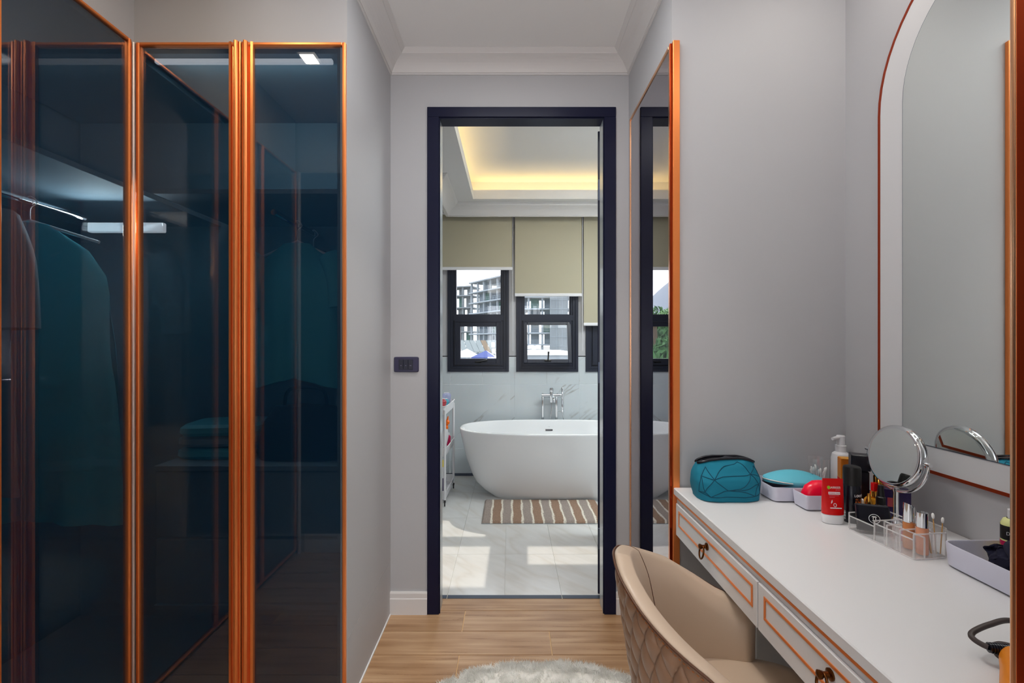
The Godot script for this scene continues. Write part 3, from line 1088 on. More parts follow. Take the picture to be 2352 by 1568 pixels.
	tube(s, smooth_path([Vector3(-0.08, 0.17, 0), Vector3(-0.06, 0.25, 0), Vector3(0.06, 0.25, 0), Vector3(0.08, 0.17, 0)], 6), 0.007, 8)
	put("bag_strap", s, M.garment_dark, bag)
	var heights := [0.0, 0.045, 0.085]
	for k in 3:
		var f := thing("folded_garment", ["folded teal garment at the bottom of the stack behind the wider front glass door", "folded grey garment in the middle of the stack behind the wider front glass door", "folded pale garment topmost of the stack behind the wider front glass door"][k], "folded clothes", V(-1.09 + 0.003 * k, 0.797 + heights[k], 1.78), 0.08 * k)
		s = S()
		loft(s, [[0.0, 0, 0], [0.0, 0.13, 0.10, 5], [0.012, 0.14, 0.11, 5], [0.030, 0.138, 0.108, 5], [0.040, 0.125, 0.095, 5], [0.041, 0, 0]], 36)
		put("folded_cloth", s, [M.garment_teal, M.garment_grey, M.sky_cloth][k], f)

# ---------------------------------------------------------------- mirrors, vanity
func arch(d0: float, d1: float, h0: float, spring: float, n := 28) -> PackedVector2Array:
	# outline in (z, h), z = -d, counter-clockwise seen from the room
	var p := PackedVector2Array()
	var c := -(d0 + d1) / 2
	var r := absf(d1 - d0) / 2
	p.append(Vector2(c - r, h0))
	p.append(Vector2(c + r, h0))
	for k in n + 1:
		var a := PI * k / n
		p.append(Vector2(c + r * cos(a), spring + r * sin(a)))
	return p

func band(s: SurfaceTool, a: PackedVector2Array, b: PackedVector2Array, z0: float, z1: float, t: Transform3D) -> void:
	for i in a.size():
		var j := (i + 1) % a.size()
		var P := func(v: Vector2, z: float) -> Vector3: return t * Vector3(v.x, v.y, z)
		quad(s, P.call(a[i], z1), P.call(a[j], z1), P.call(b[j], z1), P.call(b[i], z1))
		quad(s, P.call(a[j], z0), P.call(a[i], z0), P.call(b[i], z0), P.call(b[j], z0))
		quad(s, P.call(a[i], z0), P.call(a[j], z0), P.call(a[j], z1), P.call(a[i], z1))
		quad(s, P.call(b[j], z0), P.call(b[i], z0), P.call(b[i], z1), P.call(b[j], z1))

func vanity_fixtures() -> void:
	# tall mirror on the passage wall, its near edge wrapped by a copper corner strip
	var o := thing("tall_mirror", "tall grey tinted mirror panel with copper frame next to the doorway", "mirror", V(RX, 0, 1.79))
	var s := S()
	bx(s, 0.5285 - RX, -0.0005, 0.05, WH, -0.258, -0.247, 0.001)
	bx(s, 0.5285 - RX, -0.0005, 0.05, WH, 0.247, 0.258, 0.001)
	bx(s, 0.5285 - RX, -0.0005, WH - 0.011, WH, -0.247, 0.247, 0.001)
	bx(s, 0.5285 - RX, -0.0005, 0.05, 0.061, -0.247, 0.247, 0.001)
	put("frame", s, M.copper_pale, o)
	s = S()
	bx(s, -0.004, -0.0005, 0.061, WH - 0.011, -0.247, 0.247)
	put("mirror_glass", s, M.mirror_grey, o)
	s = S()
	bx(s, 0.527 - RX, 0.5345 - RX, 0.05, WH - 0.002, -0.2665, -0.2595, 0.0008)
	put("inner_strip", s, M.copper_dark, o)
	s = S()
	bx(s, 0.5355 - RX, 0.5575 - RX, 0.05, 2.216, -0.274, -0.2605, 0.0012)
	put("corner_strip", s, M.copper, o)
	# near copper framed panel
	var n := thing("tall_mirror", "copper framed mirror panel at the near end of the vanity", "mirror", V(RX, 0, 0.2))
	s = S()
	tube(s, [V(0.003, 0.0, 0.2890), V(0.003, 2.42, 0.2890)], 0.0062, 14)
	bx(s, 0.004, 0.014, 0.0, 2.42, 0.2925, 0.2970, 0.001)
	put("corner_strip", s, M.copper_pale, n)
	s = S()
	bx(s, -0.0045, -0.0005, 0.0, 2.42, 0.2835, 0.2852, 0.0006)
	put("fine_bead", s, M.copper, n)
	s = S()
	bx(s, -0.007, -0.0005, 0.0, 2.42, 0.262, 0.2825, 0.001)
	bx(s, -0.007, -0.0005, 0.0, 2.42, -0.40, -0.38, 0.001)
	put("frame", s, M.copper_dark, n)
	s = S()
	bx(s, -0.004, -0.0005, 0.02, 2.40, -0.38, 0.262)
	put("mirror_glass", s, M.mirror_grey, n)
	# arched mirror
	var am := thing("arched_mirror", "large arched mirror on a white board edged with copper above the vanity", "mirror", V(NX, 0, 0.97))
	var t := Transform3D(Basis(Vector3(0, 0, 1), Vector3.UP, Vector3(-1, 0, 0)), Vector3(0, 0, 0.97))
	var outer := arch(1.381, 0.653, 0.880, 1.895)
	var inner := arch(1.3725, 0.6615, 0.8885, 1.895)
	s = S()
	prism(s, inner, 0.0005, 0.0110, t)
	put("board", s, M.white_lacquer, am)
	s = S()
	band(s, outer, inner, 0.0005, 0.0120, t)
	put("copper_edge", s, M.copper_paint, am)
	s = S()
	var ga := arch(1.2935, 0.7405, 0.950, 1.895)
	var gb := arch(1.2915, 0.7425, 0.952, 1.895)
	prism(s, ga, 0.0111, 0.0128, t)
	put("glass_edge", s, M.slate, am)
	s = S()
	prism(s, gb, 0.0129, 0.0134, t)
	put("mirror_glass", s, M.mirror, am)
	# vanity
	var v := thing("vanity_desk", "long white vanity desk with copper inlaid drawers", "desk", V(0.8, 0, 1.0))
	s = S()
	bx(s, 0.5355 - 0.8, NX - 0.8 - 0.001, 0.724, 0.747, ND + 0.003 - 1.0, WD - 0.0155 - 1.0, 0.0025)
	put("table_top", s, M.white_lacquer, v)
	s = S()
	bx(s, 0.5385 - 0.8, 0.5445 - 0.8, 0.7155, 0.7235, ND + 0.003 - 1.0, WD - 0.0155 - 1.0, 0.0015)
	put("copper_line", s, M.copper, v)
	s = S()
	bx(s, 0.546 - 0.8, NX - 0.8 - 0.002, 0.6, 0.7235, ND + 0.004 - 1.0, WD - 0.0165 - 1.0, 0.001)
	put("body", s, M.white_lacquer, v)
	for e in [[1.0075, 1.500, 1.2625], [0.508, 1.0035, 0.775]]:
		var dr := Node3D.new()
		dr.name = "drawer"
		v.add_child(dr, true)
		s = S()
		bx(s, 0.5385 - 0.8, 0.5455 - 0.8, 0.598, 0.7005, e[0] - 1.0, e[1] - 1.0, 0.0012)
		put("drawer_front", s, M.white_lacquer, dr)
		s = S()
		var a0: float = e[0] + 0.0165 - 1.0
		var a1: float = e[1] - 0.025 - 1.0
		var x0 := 0.5368 - 0.8
		var x1 := 0.5384 - 0.8
		bx(s, x0, x1, 0.634, 0.6405, a0, a1, 0.0005)
		bx(s, x0, x1, 0.6775, 0.684, a0, a1, 0.0005)
		bx(s, x0, x1, 0.6405, 0.6775, a0, a0 + 0.0065, 0.0005)
		bx(s, x0, x1, 0.6405, 0.6775, a1 - 0.0065, a1, 0.0005)
		put("copper_inlay", s, M.copper, dr)
		s = S()
		var hd: float = e[2] - 1.0
		loft(s, [[0.0, 0, 0], [0.0, 0.010, 0.010], [0.003, 0.010, 0.010], [0.005, 0.005, 0.005], [0.014, 0.0045, 0.0045], [0.017, 0.007, 0.007], [0.021, 0.0075, 0.0075], [0.023, 0.005, 0.005], [0.0235, 0, 0]], 16, Transform3D(Basis(Vector3.FORWARD, -PI / 2), V(0.5385 - 0.8, 0.664, hd)))
		var ring := []
		for k in 20:
			var a := TAU * k / 20
			ring.append(V(0.5385 - 0.8 - 0.0155 + 0.003 * cos(a), 0.649 + 0.0175 * cos(a), hd + 0.0125 * sin(a)))
		tube(s, ring, 0.0024, 8, true)
		put("ring_pull", s, M.brass_old, dr)
	s = S()
	bx(s, 0.548 - 0.8, 0.556 - 0.8, 0.598, 0.7155, 1.502 - 1.0, 1.514 - 1.0, 0.001)
	put("end_stile", s, M.white_lacquer, v)
	for e in [[1.500, 1.514], [ND + 0.004, ND + 0.018]]:
		s = S()
		bx(s, 0.80 - 0.8, NX - 0.8 - 0.003, 0.0, 0.6, e[0] - 1.0, e[1] - 1.0, 0.001)
		put("end_panel", s, M.white_lacquer, v)

# ---------------------------------------------------------------- bathroom
func bathroom_things() -> void:
	var tub := thing("bathtub", "white freestanding oval bathtub below the windows", "bathtub", V(0.35, 0, 3.776))
	var L := 0.76
	var W := 0.345
	var rings := [[0.0, 0, 0]]
	for q in [[0.0, 0.655], [0.012, 0.672], [0.06, 0.76], [0.12, 0.835], [0.2, 0.885], [0.3, 0.93], [0.4, 0.962], [0.48, 0.985], [0.524, 0.998], [0.534, 1.0], [0.5395, 0.994], [0.5405, 0.985]]:
		rings.append([q[0], L * q[1], W * (q[1] - (1.0 - q[1]) * 0.12), 2.6])
	for q in [[0.5395, 0.97], [0.534, 0.963], [0.48, 0.945], [0.38, 0.90], [0.26, 0.83], [0.16, 0.74], [0.11, 0.62], [0.095, 0.4]]:
		rings.append([q[0], L * q[1], W * (q[1] - (1.0 - q[1]) * 0.12 - 0.03), 2.6])
	rings.append([0.092, 0, 0])
	var s := S()
	loft(s, rings, 96, Transform3D.IDENTITY, 50.0)
	put("tub_shell", s, M.ceramic, tub)
	s = S()
	var oc := Vector3(-0.01, 0.452, -0.3095)
	loft(s, [[0.0, 0, 0], [0.0, 0.036, 0.0085, 6], [0.004, 0.035, 0.0075, 6], [0.0041, 0.028, 0.003, 6], [0.002, 0.0275, 0.0025, 6], [0.002, 0, 0]], 40, Transform3D(Basis(Vector3.RIGHT, deg_to_rad(75.0)), oc))
	put("overflow_slot", s, M.chrome, tub)
	lettering("cotto", 0.009, Transform3D(Basis(Vector3.RIGHT, deg_to_rad(-14.0)), Vector3(-0.008, 0.481, -0.3135)), M.slate, tub, false, false, "maker_mark")
	# floor-standing tap behind the tub
	var tap := thing("bath_tap", "chrome floor standing bath tap with hand shower behind the tub", "tap", V(0.357, 0, 4.188))
	s = S()
	tube(s, smooth_path([Vector3(-0.062, 0.0, 0.0), Vector3(-0.062, 0.70, 0.0), Vector3(-0.062, 0.742, 0.004)], 4), 0.013, 14)
	put("stand_pipe", s, M.chrome, tap)
	s = S()
	tube(s, smooth_path([Vector3(0.062, 0.0, 0.0), Vector3(0.062, 0.70, 0.0), Vector3(0.062, 0.742, 0.004)], 4), 0.013, 14)
	put("stand_pipe", s, M.chrome, tap)
	for sx in [-1, 1]:
		s = S()
		loft(s, [[0.0, 0, 0], [0.0, 0.03, 0.03], [0.008, 0.03, 0.03], [0.01, 0.014, 0.014]], 20, Transform3D(Basis.IDENTITY, Vector3(sx * 0.062, 0, 0)))
		put("floor_flange", s, M.chrome, tap)
	s = S()
	tube(s, [Vector3(-0.072, 0.748, 0.004), Vector3(0.106, 0.748, 0.004)], 0.016, 16)
	put("cross_bar", s, M.chrome, tap)
	s = S()
	loft(s, [[0.685, 0, 0], [0.685, 0.018, 0.018], [0.69, 0.020, 0.020], [0.775, 0.020, 0.020], [0.778, 0.017, 0.017], [0.783, 0.019, 0.019], [0.812, 0.019, 0.019], [0.815, 0.016, 0.016], [0.815, 0, 0]], 24, Transform3D(Basis.IDENTITY, Vector3(0.016, 0, 0.004)))
	put("mixer_body", s, M.chrome, tap)
	s = S()
	tube(s, smooth_path([Vector3(0.018, 0.75, 0.02), Vector3(0.022, 0.745, 0.09), Vector3(0.025, 0.725, 0.13), Vector3(0.026, 0.70, 0.138)], 5), 0.0115, 14)
	put("spout", s, M.chrome, tap)
	s = S()
	tube(s, [Vector3(0.116, 0.61, 0.012), Vector3(0.116, 0.64, 0.012), Vector3(0.116, 0.815, 0.004), Vector3(0.116, 0.818, 0.004)], [0.010, 0.0115, 0.0115, 0.009], 14)
	put("hand_shower", s, M.chrome, tap)
	s = S()
	tube(s, [Vector3(0.062, 0.604, 0.0), Vector3(0.116, 0.604, 0.012)], 0.003, 8)
	loft(s, [[0.592, 0.010, 0.010], [0.596, 0.013, 0.013], [0.61, 0.013, 0.013], [0.612, 0.009, 0.009]], 14, Transform3D(Basis.IDENTITY, Vector3(0.116, 0, 0.012)))
	put("shower_holder", s, M.chrome, tap)
	s = S()
	tube(s, smooth_path([Vector3(0.016, 0.69, 0.004), Vector3(0.016, 0.62, 0.006), Vector3(0.004, 0.50, 0.010), Vector3(-0.01, 0.3, 0.014), Vector3(0.06, 0.10, 0.02), Vector3(0.14, 0.30, 0.02), Vector3(0.128, 0.50, 0.014), Vector3(0.116, 0.595, 0.012)], 8), 0.0048, 8)
	put("hose", s, M.chrome, tap)
	# striped mat
	var mat_ := thing("bath_mat", "brown and taupe bath mat with wavy white stripes before the tub", "bath mat", V(0.23, 0, 3.333))
	var n1 := grain(300, 22.0, 2)
	var n2 := grain(301, 160.0, 1)
	var m := mat("mat_pile", Color(1, 1, 1), 1.0)
	m.vertex_color_use_as_albedo = true
	var mw := 0.85
	var md := 0.436
	s = S()
	var height := func(u: float, v: float) -> Vector3:
		var e: float = minf(minf(u, 1.0 - u) * mw, minf(v, 1.0 - v) * md)
		var x: float = (u - 0.5) * mw
		var z: float = (0.5 - v) * md
		var hgt: float = 0.004 + 0.018 * sqrt(clampf(e / 0.014, 0.0, 1.0))
		if e > 0.002:
			hgt += 0.0022 * n2.get_noise_2d(x * 5.0, z * 5.0) + 0.0015 * n1.get_noise_2d(x * 9.0, z * 9.0)
		return Vector3(x, hgt, z)
	var tint := func(u: float, v: float) -> Color:
		var x: float = u * mw
		var z: float = v * md
		var k: float = (x - 0.065 - 0.0028 * sin(z * 24.0 + 1.7 * floor(x / 0.0714)) - 0.0035 * n1.get_noise_2d(z * 4.0, floor((x + 0.03) / 0.0714) * 3.0)) / 0.0714
		var fr: float = k - floor(k)
		var speck: float = 1.0 + 0.22 * n2.get_noise_2d(x * 7.0 + 50.0, z * 7.0)
		if minf(fr, 1.0 - fr) < 0.095:
			return Color(0.80, 0.74, 0.64) * speck
		var odd := int(floor(k)) % 2 == 0
		return (Color(0.33, 0.215, 0.15) if odd else Color(0.36, 0.30, 0.265)) * speck
	sheet(s, 300, 130, height, 1, tint)
	put("pile", s, m, mat_)
	s = S()
	bx(s, -mw / 2, mw / 2, 0.0005, 0.004, -md / 2, md / 2, 0.001)
	put("backing", s, M.garment_grey, mat_)
	trolley()

func trolley() -> void:
	var o := thing("storage_trolley", "slim white three tier trolley on castors left of the bathtub", "trolley", V(-0.556, 0, 3.665), -0.03)
	var hw := 0.085
	var hd := 0.225
	for y in [0.685, 0.372, 0.052]:
		var s := S()
		loft(s, [[y, 0, 0], [y, hw - 0.008, hd - 0.008, 9], [y + 0.062, hw, hd, 9], [y + 0.066, hw + 0.004, hd + 0.004, 9], [y + 0.0665, hw - 0.002, hd - 0.002, 9], [y + 0.004, hw - 0.011, hd - 0.011, 9], [y + 0.004, 0, 0]], 56)
		var tr := put("tray", s, M.plastic_white, o)
		s = S()
		for k in 5:
			box(s, Vector3(-0.04 + k * 0.02, y + 0.033, -hd + 0.0015), Vector3(0.006, 0.04, 0.004), 0.0005)
		put("slot", s, M.garment_grey, tr)
	for sx in [-1, 1]:
		for sz in [-1, 1]:
			var s := S()
			tube(s, [Vector3(sx * (hw - 0.012), 0.05, sz * (hd - 0.01)), Vector3(sx * (hw - 0.012), 0.72, sz * (hd - 0.01))], 0.0095, 12)
			put("post", s, M.plastic_white, o)
			s = S()
			loft(s, [[0.0, 0, 0], [0.0, 0.016, 0.006], [0.008, 0.016, 0.006], [0.008, 0, 0]], 16, Transform3D(Basis(Vector3.FORWARD, PI / 2), Vector3(sx * (hw - 0.012) - 0.004, 0.016, sz * (hd - 0.01))))
			box(s, Vector3(sx * (hw - 0.012), 0.04, sz * (hd - 0.01)), Vector3(0.014, 0.028, 0.014), 0.003)
			put("castor", s, M.rubber_grey, o)
	# things in the trays
	var puffs := [["refill_pouch", "clear lilac refill pouch in the top tray of the trolley", Vector3(-0.55, 0.690, 3.81), "film", 0.05, 0.12], ["wipes_packet", "small blue packet beside the lilac pouch on the trolley", Vector3(-0.535, 0.690, 3.70), "sky_cloth", 0.035, 0.085], ["soap_packet", "pink packet with white edges in the top trolley tray", Vector3(-0.548, 0.690, 3.57), "rose", 0.045, 0.10]]
	for p in puffs:
		var q := thing(p[0], p[1], "packet", Vector3(p[2].x, p[2].y, -p[2].z), 0.5)
		var s := S()
		var n := grain(int(p[4] * 9000.0), 30.0, 2)
		var r: float = p[4]
		var hh: float = p[5]
		var f := func(u: float, v: float) -> Vector3:
			var a := -u * TAU
			var k: float = sqrt(maxf(0.0, 1.0 - pow(2.0 * v - 1.0, 4.0)))
			var x := r * cos(a) * k
			var z := r * 0.55 * sin(a) * k * (1.0 - 0.5 * v)
			return Vector3(x + hh * 0.2 * v, hh * v + 0.006 * n.get_noise_3d(x, v * 0.1, z), z + 0.010 * n.get_noise_3d(x + 1.0, v * 0.12, z))
		sheet(s, 24, 14, f)
		put("packet_body", s, M[p[3]], q)
		s = S()
		box(s, Vector3(hh * 0.2, hh, 0), Vector3(r * 0.9, 0.008, 0.003), 0.001, Transform3D.IDENTITY)
		put("sealed_edge", s, M.plastic_white, q)
	var b := thing("spray_bottle", "white bottle with orange trigger cap in the middle trolley tray", "bottle", V(-0.548, 0.3825, 3.74))
	var t := Transform3D(Basis(Vector3.FORWARD, 0.18), Vector3.ZERO)
	var s := S()
	loft(s, [[0.002, 0, 0], [0.002, 0.03, 0.025, 3], [0.09, 0.032, 0.026, 3], [0.14, 0.018, 0.016], [0.15, 0.014, 0.014], [0.15, 0, 0]], 28, t)
	put("bottle_body", s, M.plastic_white, b)
	s = S()
	loft(s, [[0.15, 0.018, 0.018], [0.165, 0.018, 0.018], [0.17, 0.012, 0.012], [0.182, 0.012, 0.012], [0.19, 0.021, 0.017], [0.21, 0.021, 0.017], [0.222, 0.008, 0.008], [0.25, 0.004, 0.004], [0.252, 0, 0]], 24, t)
	put("trigger_cap", s, M.orange, b)
	var c := thing("plastic_cup", "clear plastic cup lying by the orange capped bottle", "cup", V(-0.540, 0.3765, 3.60))
	s = S()
	loft(s, [[0.002, 0, 0], [0.002, 0.022, 0.022], [0.08, 0.029, 0.029], [0.08, 0.0275, 0.0275], [0.005, 0.0205, 0.0205], [0.005, 0, 0]], 28, Transform3D(Basis(Vector3.FORWARD, -0.35), Vector3(0, 0.01, 0)))
	put("cup_wall", s, M.clear_edge, c)
	var g := thing("lotion_bottle", "small magenta bottle at the back of the middle trolley tray", "bottle", V(-0.512, 0.3765, 3.82))
	s = S()
	loft(s, [[0.0, 0, 0], [0.0, 0.018, 0.014, 3], [0.075, 0.018, 0.014, 3], [0.085, 0.009, 0.009], [0.085, 0, 0]], 20)
	put("bottle_body", s, M.magenta, g)
	s = S()
	loft(s, [[0.085, 0.010, 0.010], [0.103, 0.010, 0.010], [0.103, 0, 0]], 16)
	put("cap", s, M.plastic_white, g)
	var y := thing("cleaner_bottle", "tall bottle with yellow cap and purple label in the bottom tray", "bottle", V(-0.522, 0.0565, 3.56))
	s = S()
	loft(s, [[0.0, 0, 0], [0.0, 0.027, 0.025, 3], [0.17, 0.027, 0.025, 3], [0.20, 0.024, 0.02], [0.22, 0.020, 0.018]], 24)
	put("bottle_body", s, M.plastic_white, y)
	s = S()
	loft(s, [[0.02, 0.0276, 0.0256, 3], [0.13, 0.0276, 0.0256, 3]], 24)
	put("label", s, M.violet, y)
	s = S()
	loft(s, [[0.215, 0.024, 0.022], [0.235, 0.024, 0.022], [0.262, 0.012, 0.012], [0.262, 0, 0]], 24)
	put("cap", s, M.yellow, y)

# ---------------------------------------------------------------- chair and rug
# rim height, and the ground plan radius, of the chair's bucket; p is the angle from the middle of the back
func rim(p: float) -> float:
	var k := rad_to_deg(absf(p))
	var pts := [[0, 0.768], [20, 0.748], [35, 0.722], [60, 0.677], [78, 0.630], [90, 0.596], [108, 0.563], [120, 0.55]]
	for i in pts.size() - 1:
		if k <= pts[i + 1][0]:
			var t: float = (k - pts[i][0]) / (pts[i + 1][0] - pts[i][0])
			return lerpf(pts[i][1], pts[i + 1][1], t)
	return 0.56

func bucket(p: float, y: float, inset: float) -> Vector3:
	# local: back towards -x; seat middle at the origin
	var t := clampf((y - 0.36) / 0.40, 0.0, 1.1)
	var r := lerpf(0.205, 0.272, pow(t, 0.8)) - inset
	var a := PI + p
	return Vector3(r * 1.0 * sgn_pow(cos(a), 0.92), y, r * 0.96 * sgn_pow(sin(a), 0.92))

func chair() -> void:
	var o := thing("bucket_chair", "beige leather bucket chair with quilted back pushed under the vanity", "chair", V(0.49, 0, 0.95), deg_to_rad(-9.0))
	var span := deg_to_rad(110.0)
	# quilted outer shell
	var s := S()
	var outer := func(u: float, v: float) -> Vector3:
		var p := (1.0 - u * 2.0) * span
		var top := rim(p) - 0.006
		var y := lerpf(0.35, top, v)
		var arc := p * 0.25
		var a := arc / 0.043 + y / 0.084
		var b := arc / 0.043 - y / 0.084
		var puff := pow(absf(sin(PI * a)), 0.33) * pow(absf(sin(PI * b)), 0.33)
		var edge := clampf((top - y) / 0.03, 0.0, 1.0) * clampf((span - absf(p)) / 0.12, 0.0, 1.0)
		return bucket(p, y, 0.011 - 0.0115 * puff * edge - 0.001 * edge)
	sheet(s, 420, 150, outer)
	put("quilted_back", s, M.leather_outer, o)
	# inner cushion with a broad rolled rim and rounded arm fronts
	s = S()
	var inner := func(u: float, v: float) -> Vector3:
		var p := (1.0 - u * 2.0) * span
		var top := rim(p)
		var pad := 0.050
		var endk := clampf((span - absf(p)) / 0.10, 0.0, 1.0)
		endk = sqrt(1.0 - pow(1.0 - endk, 2.0))
		pad *= lerpf(0.25, 1.0, endk)
		if v < 0.35:
			# over the rim, from the piping to the inner face
			var a := v / 0.35 * PI * 0.62
			var inset := pad * 0.5 * (1.0 - cos(a)) * 0.98 + 0.004
			return bucket(p, top - 0.006 + 0.012 * sin(a) - pad * 0.30 * (1.0 - cos(a)) * 0.5, inset)
		var w := (v - 0.35) / 0.65
		var a2 := PI * 0.62
		var y0 := top - 0.006 + 0.012 * sin(a2) - pad * 0.30 * (1.0 - cos(a2)) * 0.5
		var in0 := pad * 0.5 * (1.0 - cos(a2)) * 0.98 + 0.004
		var y := lerpf(y0, 0.40, w)
		return bucket(p, y, in0 + 0.012 * sin(clampf(w * 5.0, 0.0, 1.0) * PI / 2) + 0.008 * sin(w * PI) * endk)
	sheet(s, 150, 60, inner)
	# arm fronts: close the two ends between the shell and the cushion
	for e in [0.0, 1.0]:
		var a := []
		var b := []
		for k in 24:
			var v := k / 23.0
			a.append(outer.call(e, v))
			var top := rim(span)
			var y: float = a[k].y
			var q := 0.02
			for m in 40:
				var w: Vector3 = inner.call(e, 0.35 + 0.65 * m / 39.0)
				if w.y <= y:
					b.append(w)
					break
			if b.size() <= k:
				b.append(inner.call(e, 0.35) if y > 0.45 else inner.call(e, 1.0))
		for k in 23:
			if e == 0.0:
				quad(s, a[k], a[k + 1], b[k + 1], b[k], 3)
			else:
				quad(s, a[k + 1], a[k], b[k], b[k + 1], 3)
	var cushion := put("inner_cushion", s, M.leather, o)
	# piping along the rim, stitches below it
	s = S()
	var line := []
	for k in 91:
		var p := (k / 90.0 * 2.0 - 1.0) * span
		line.append(bucket(p, rim(p) - 0.004, 0.001))
	tube(s, line, 0.0026, 8)
	put("piping", s, M.piping, o)
	s = S()
	for k in 120:
		var p := ((k + 0.5) / 120.0 * 2.0 - 1.0) * span * 0.99
		var c := bucket(p, rim(p) - 0.016, 0.0035)
		var c2 := bucket(p + 0.016, rim(p + 0.016) - 0.016, 0.0035)
		tube(s, [c, c2], 0.0009, 5)
	put("stitching", s, M.stitch, o)
	# the seam where back and arms of the cushion meet
	for sg in [-1, 1]:
		s = S()
		var seam := []
		for k in 26:
			var v: float = 0.02 + 0.90 * k / 25.0 if sg < 0 else 0.40 + 0.5 * k / 25.0
			var u: float = 0.5 + sg * (0.115 + 0.03 * v)
			var w: Vector3 = inner.call(u, v)
			seam.append(w + Vector3(-w.x, 0, -w.z).normalized() * 0.0004)
		tube(s, seam, 0.0010, 6)
		put("seam", s, M.piping, cushion)
	# seat
	s = S()
	var seat_rings := [[0.36, 0, 0]]
	for q in [[0.36, 0.19, 0.185], [0.375, 0.205, 0.20], [0.43, 0.208, 0.203], [0.452, 0.195, 0.19], [0.462, 0.16, 0.155], [0.466, 0.10, 0.10], [0.467, 0, 0]]:
		seat_rings.append([q[0], q[1], q[2], 2.6, 0.03 if q[1] > 0 else 0.0, 0])
	loft(s, seat_rings, 56, Transform3D.IDENTITY, 60.0)
	put("seat", s, M.leather, o)
	for sx in [-1, 1]:
		for sz in [-1, 1]:
			s = S()
			tube(s, [Vector3(sx * 0.21, 0.040, sz * 0.21), Vector3(sx * 0.13, 0.36, sz * 0.13)], [0.009, 0.016], 12)
			put("leg", s, M.black, o)

func rug() -> void:
	var c := V(0.115, 0, 1.09)
	var R := 0.655
	var o := thing("fur_rug", "round white shaggy fur rug on the plank floor", "rug", c)
	var n := grain(400, 5.0, 3)
	var edge := func(a: float) -> float:
		return R * (1.0 + 0.022 * n.get_noise_2d(cos(a) * 0.9, sin(a) * 0.9) + 0.010 * sin(a * 9.0))
	var hgt := func(x: float, z: float) -> float:
		var a := atan2(z, x)
		var k: float = clampf(1.0 - Vector2(x, z).length() / edge.call(a), 0.0, 1.0)
		return 0.003 + 0.030 * sqrt(clampf(k * 7.0, 0.0, 1.0)) * (1.0 + 0.45 * n.get_noise_2d(x * 1.8, z * 1.8) + 0.12 * n.get_noise_2d(x * 9.0, z * 9.0))
	var s := S()
	var f := func(u: float, v: float) -> Vector3:
		var a := -u * TAU
		var r: float = edge.call(a) * (1.0 - v)
		var x := r * cos(a)
		var z := r * sin(a)
		return Vector3(x, hgt.call(x, z), z)
	sheet(s, 260, 70, f)
	put("hide", s, M.fur_skin, o)
	# the pile: bent tufts of five blades
	s = S()
	var r2 := RandomNumberGenerator.new()
	r2.seed = 11
	for k in 7:
		var a := TAU * k / 7 + r2.randf() * 0.5
		var out := Vector3(cos(a), 0, sin(a))
		var side := Vector3(-sin(a), 0, cos(a))
		var l := r2.randf_range(0.016, 0.030)
		var w := 0.0011
		var p0 := out * 0.0012
		var p1 := p0 + Vector3.UP * l * 0.5 + out * l * r2.randf_range(0.15, 0.3)
		var p2 := p0 + Vector3.UP * l * 0.72 + out * l * r2.randf_range(0.5, 0.8)
		tri(s, p0 - side * w, p0 + side * w, p1 + side * w * 0.7, 1)
		tri(s, p0 - side * w, p1 + side * w * 0.7, p1 - side * w * 0.7, 1)
		tri(s, p1 - side * w * 0.7, p1 + side * w * 0.7, p2, 1)
	s.generate_normals()
	var mm := MultiMesh.new()
	mm.transform_format = MultiMesh.TRANSFORM_3D
	mm.mesh = s.commit()
	var places := []
	while places.size() < 15000:
		var a := r2.randf() * TAU
		var r := sqrt(r2.randf()) if places.size() < 8500 else r2.randf_range(0.90, 1.004)
		var e: float = edge.call(a)
		var x := r * e * cos(a)
		var z := r * e * sin(a)
		var lean := Vector2(n.get_noise_2d(x * 2.2 + 30.0, z * 2.2), n.get_noise_2d(x * 2.2, z * 2.2 + 60.0)) * 2.4
		lean += Vector2(cos(a), sin(a)) * clampf((r - 0.86) * 5.0, 0.0, 0.8)
		var up := Vector3(lean.x, 1.0, lean.y).normalized()
		var b := Basis(Vector3.UP, r2.randf() * TAU)
		b = Basis(Quaternion(Vector3.UP, up)) * b
		var sc := r2.randf_range(0.7, 1.25)
		places.append(Transform3D(b.scaled(Vector3.ONE * sc), Vector3(x, hgt.call(x, z) - 0.002, z)))
	mm.instance_count = places.size()
	for k in places.size():
		mm.set_instance_transform(k, places[k])
	var mi := MultiMeshInstance3D.new()
	mi.name = "fur_pile"
	mi.multimesh = mm
	mi.material_override = M.fur
	mi.set_meta("kind", "stuff")
	o.add_child(mi, true)

# ---------------------------------------------------------------- vanity things
const TOP := 0.7472

func rounded_bin(o: Node3D, hw: float, hd: float, h: float) -> void:
	var s := S()
	loft(s, [[0.004, 0, 0], [0.004, hw - 0.003, hd - 0.003, 12], [h - 0.002, hw, hd, 12], [h, hw - 0.0006, hd - 0.0006, 12], [h, hw - 0.0024, hd - 0.0024, 12], [h - 0.002, hw - 0.003, hd - 0.003, 12], [0.007, hw - 0.005, hd - 0.005, 12], [0.007, 0, 0]], 72)
	put("bin_wall", s, M.plastic_lilac, o)
	for sx in [-1, 1]:
		for sz in [-1, 1]:
			s = S()
			box(s, Vector3(sx * (hw - 0.02), 0.002, sz * (hd - 0.02)), Vector3(0.016, 0.004, 0.016), 0.001)
			put("foot", s, M.plastic_lilac, o)

func bottle(o: Node3D, rings: Array, m: Material, called := "bottle_body", segs := 28, t := Transform3D.IDENTITY) -> MeshInstance3D:
	var s := S()
	loft(s, rings, segs, t)
	return put(called, s, m, o)

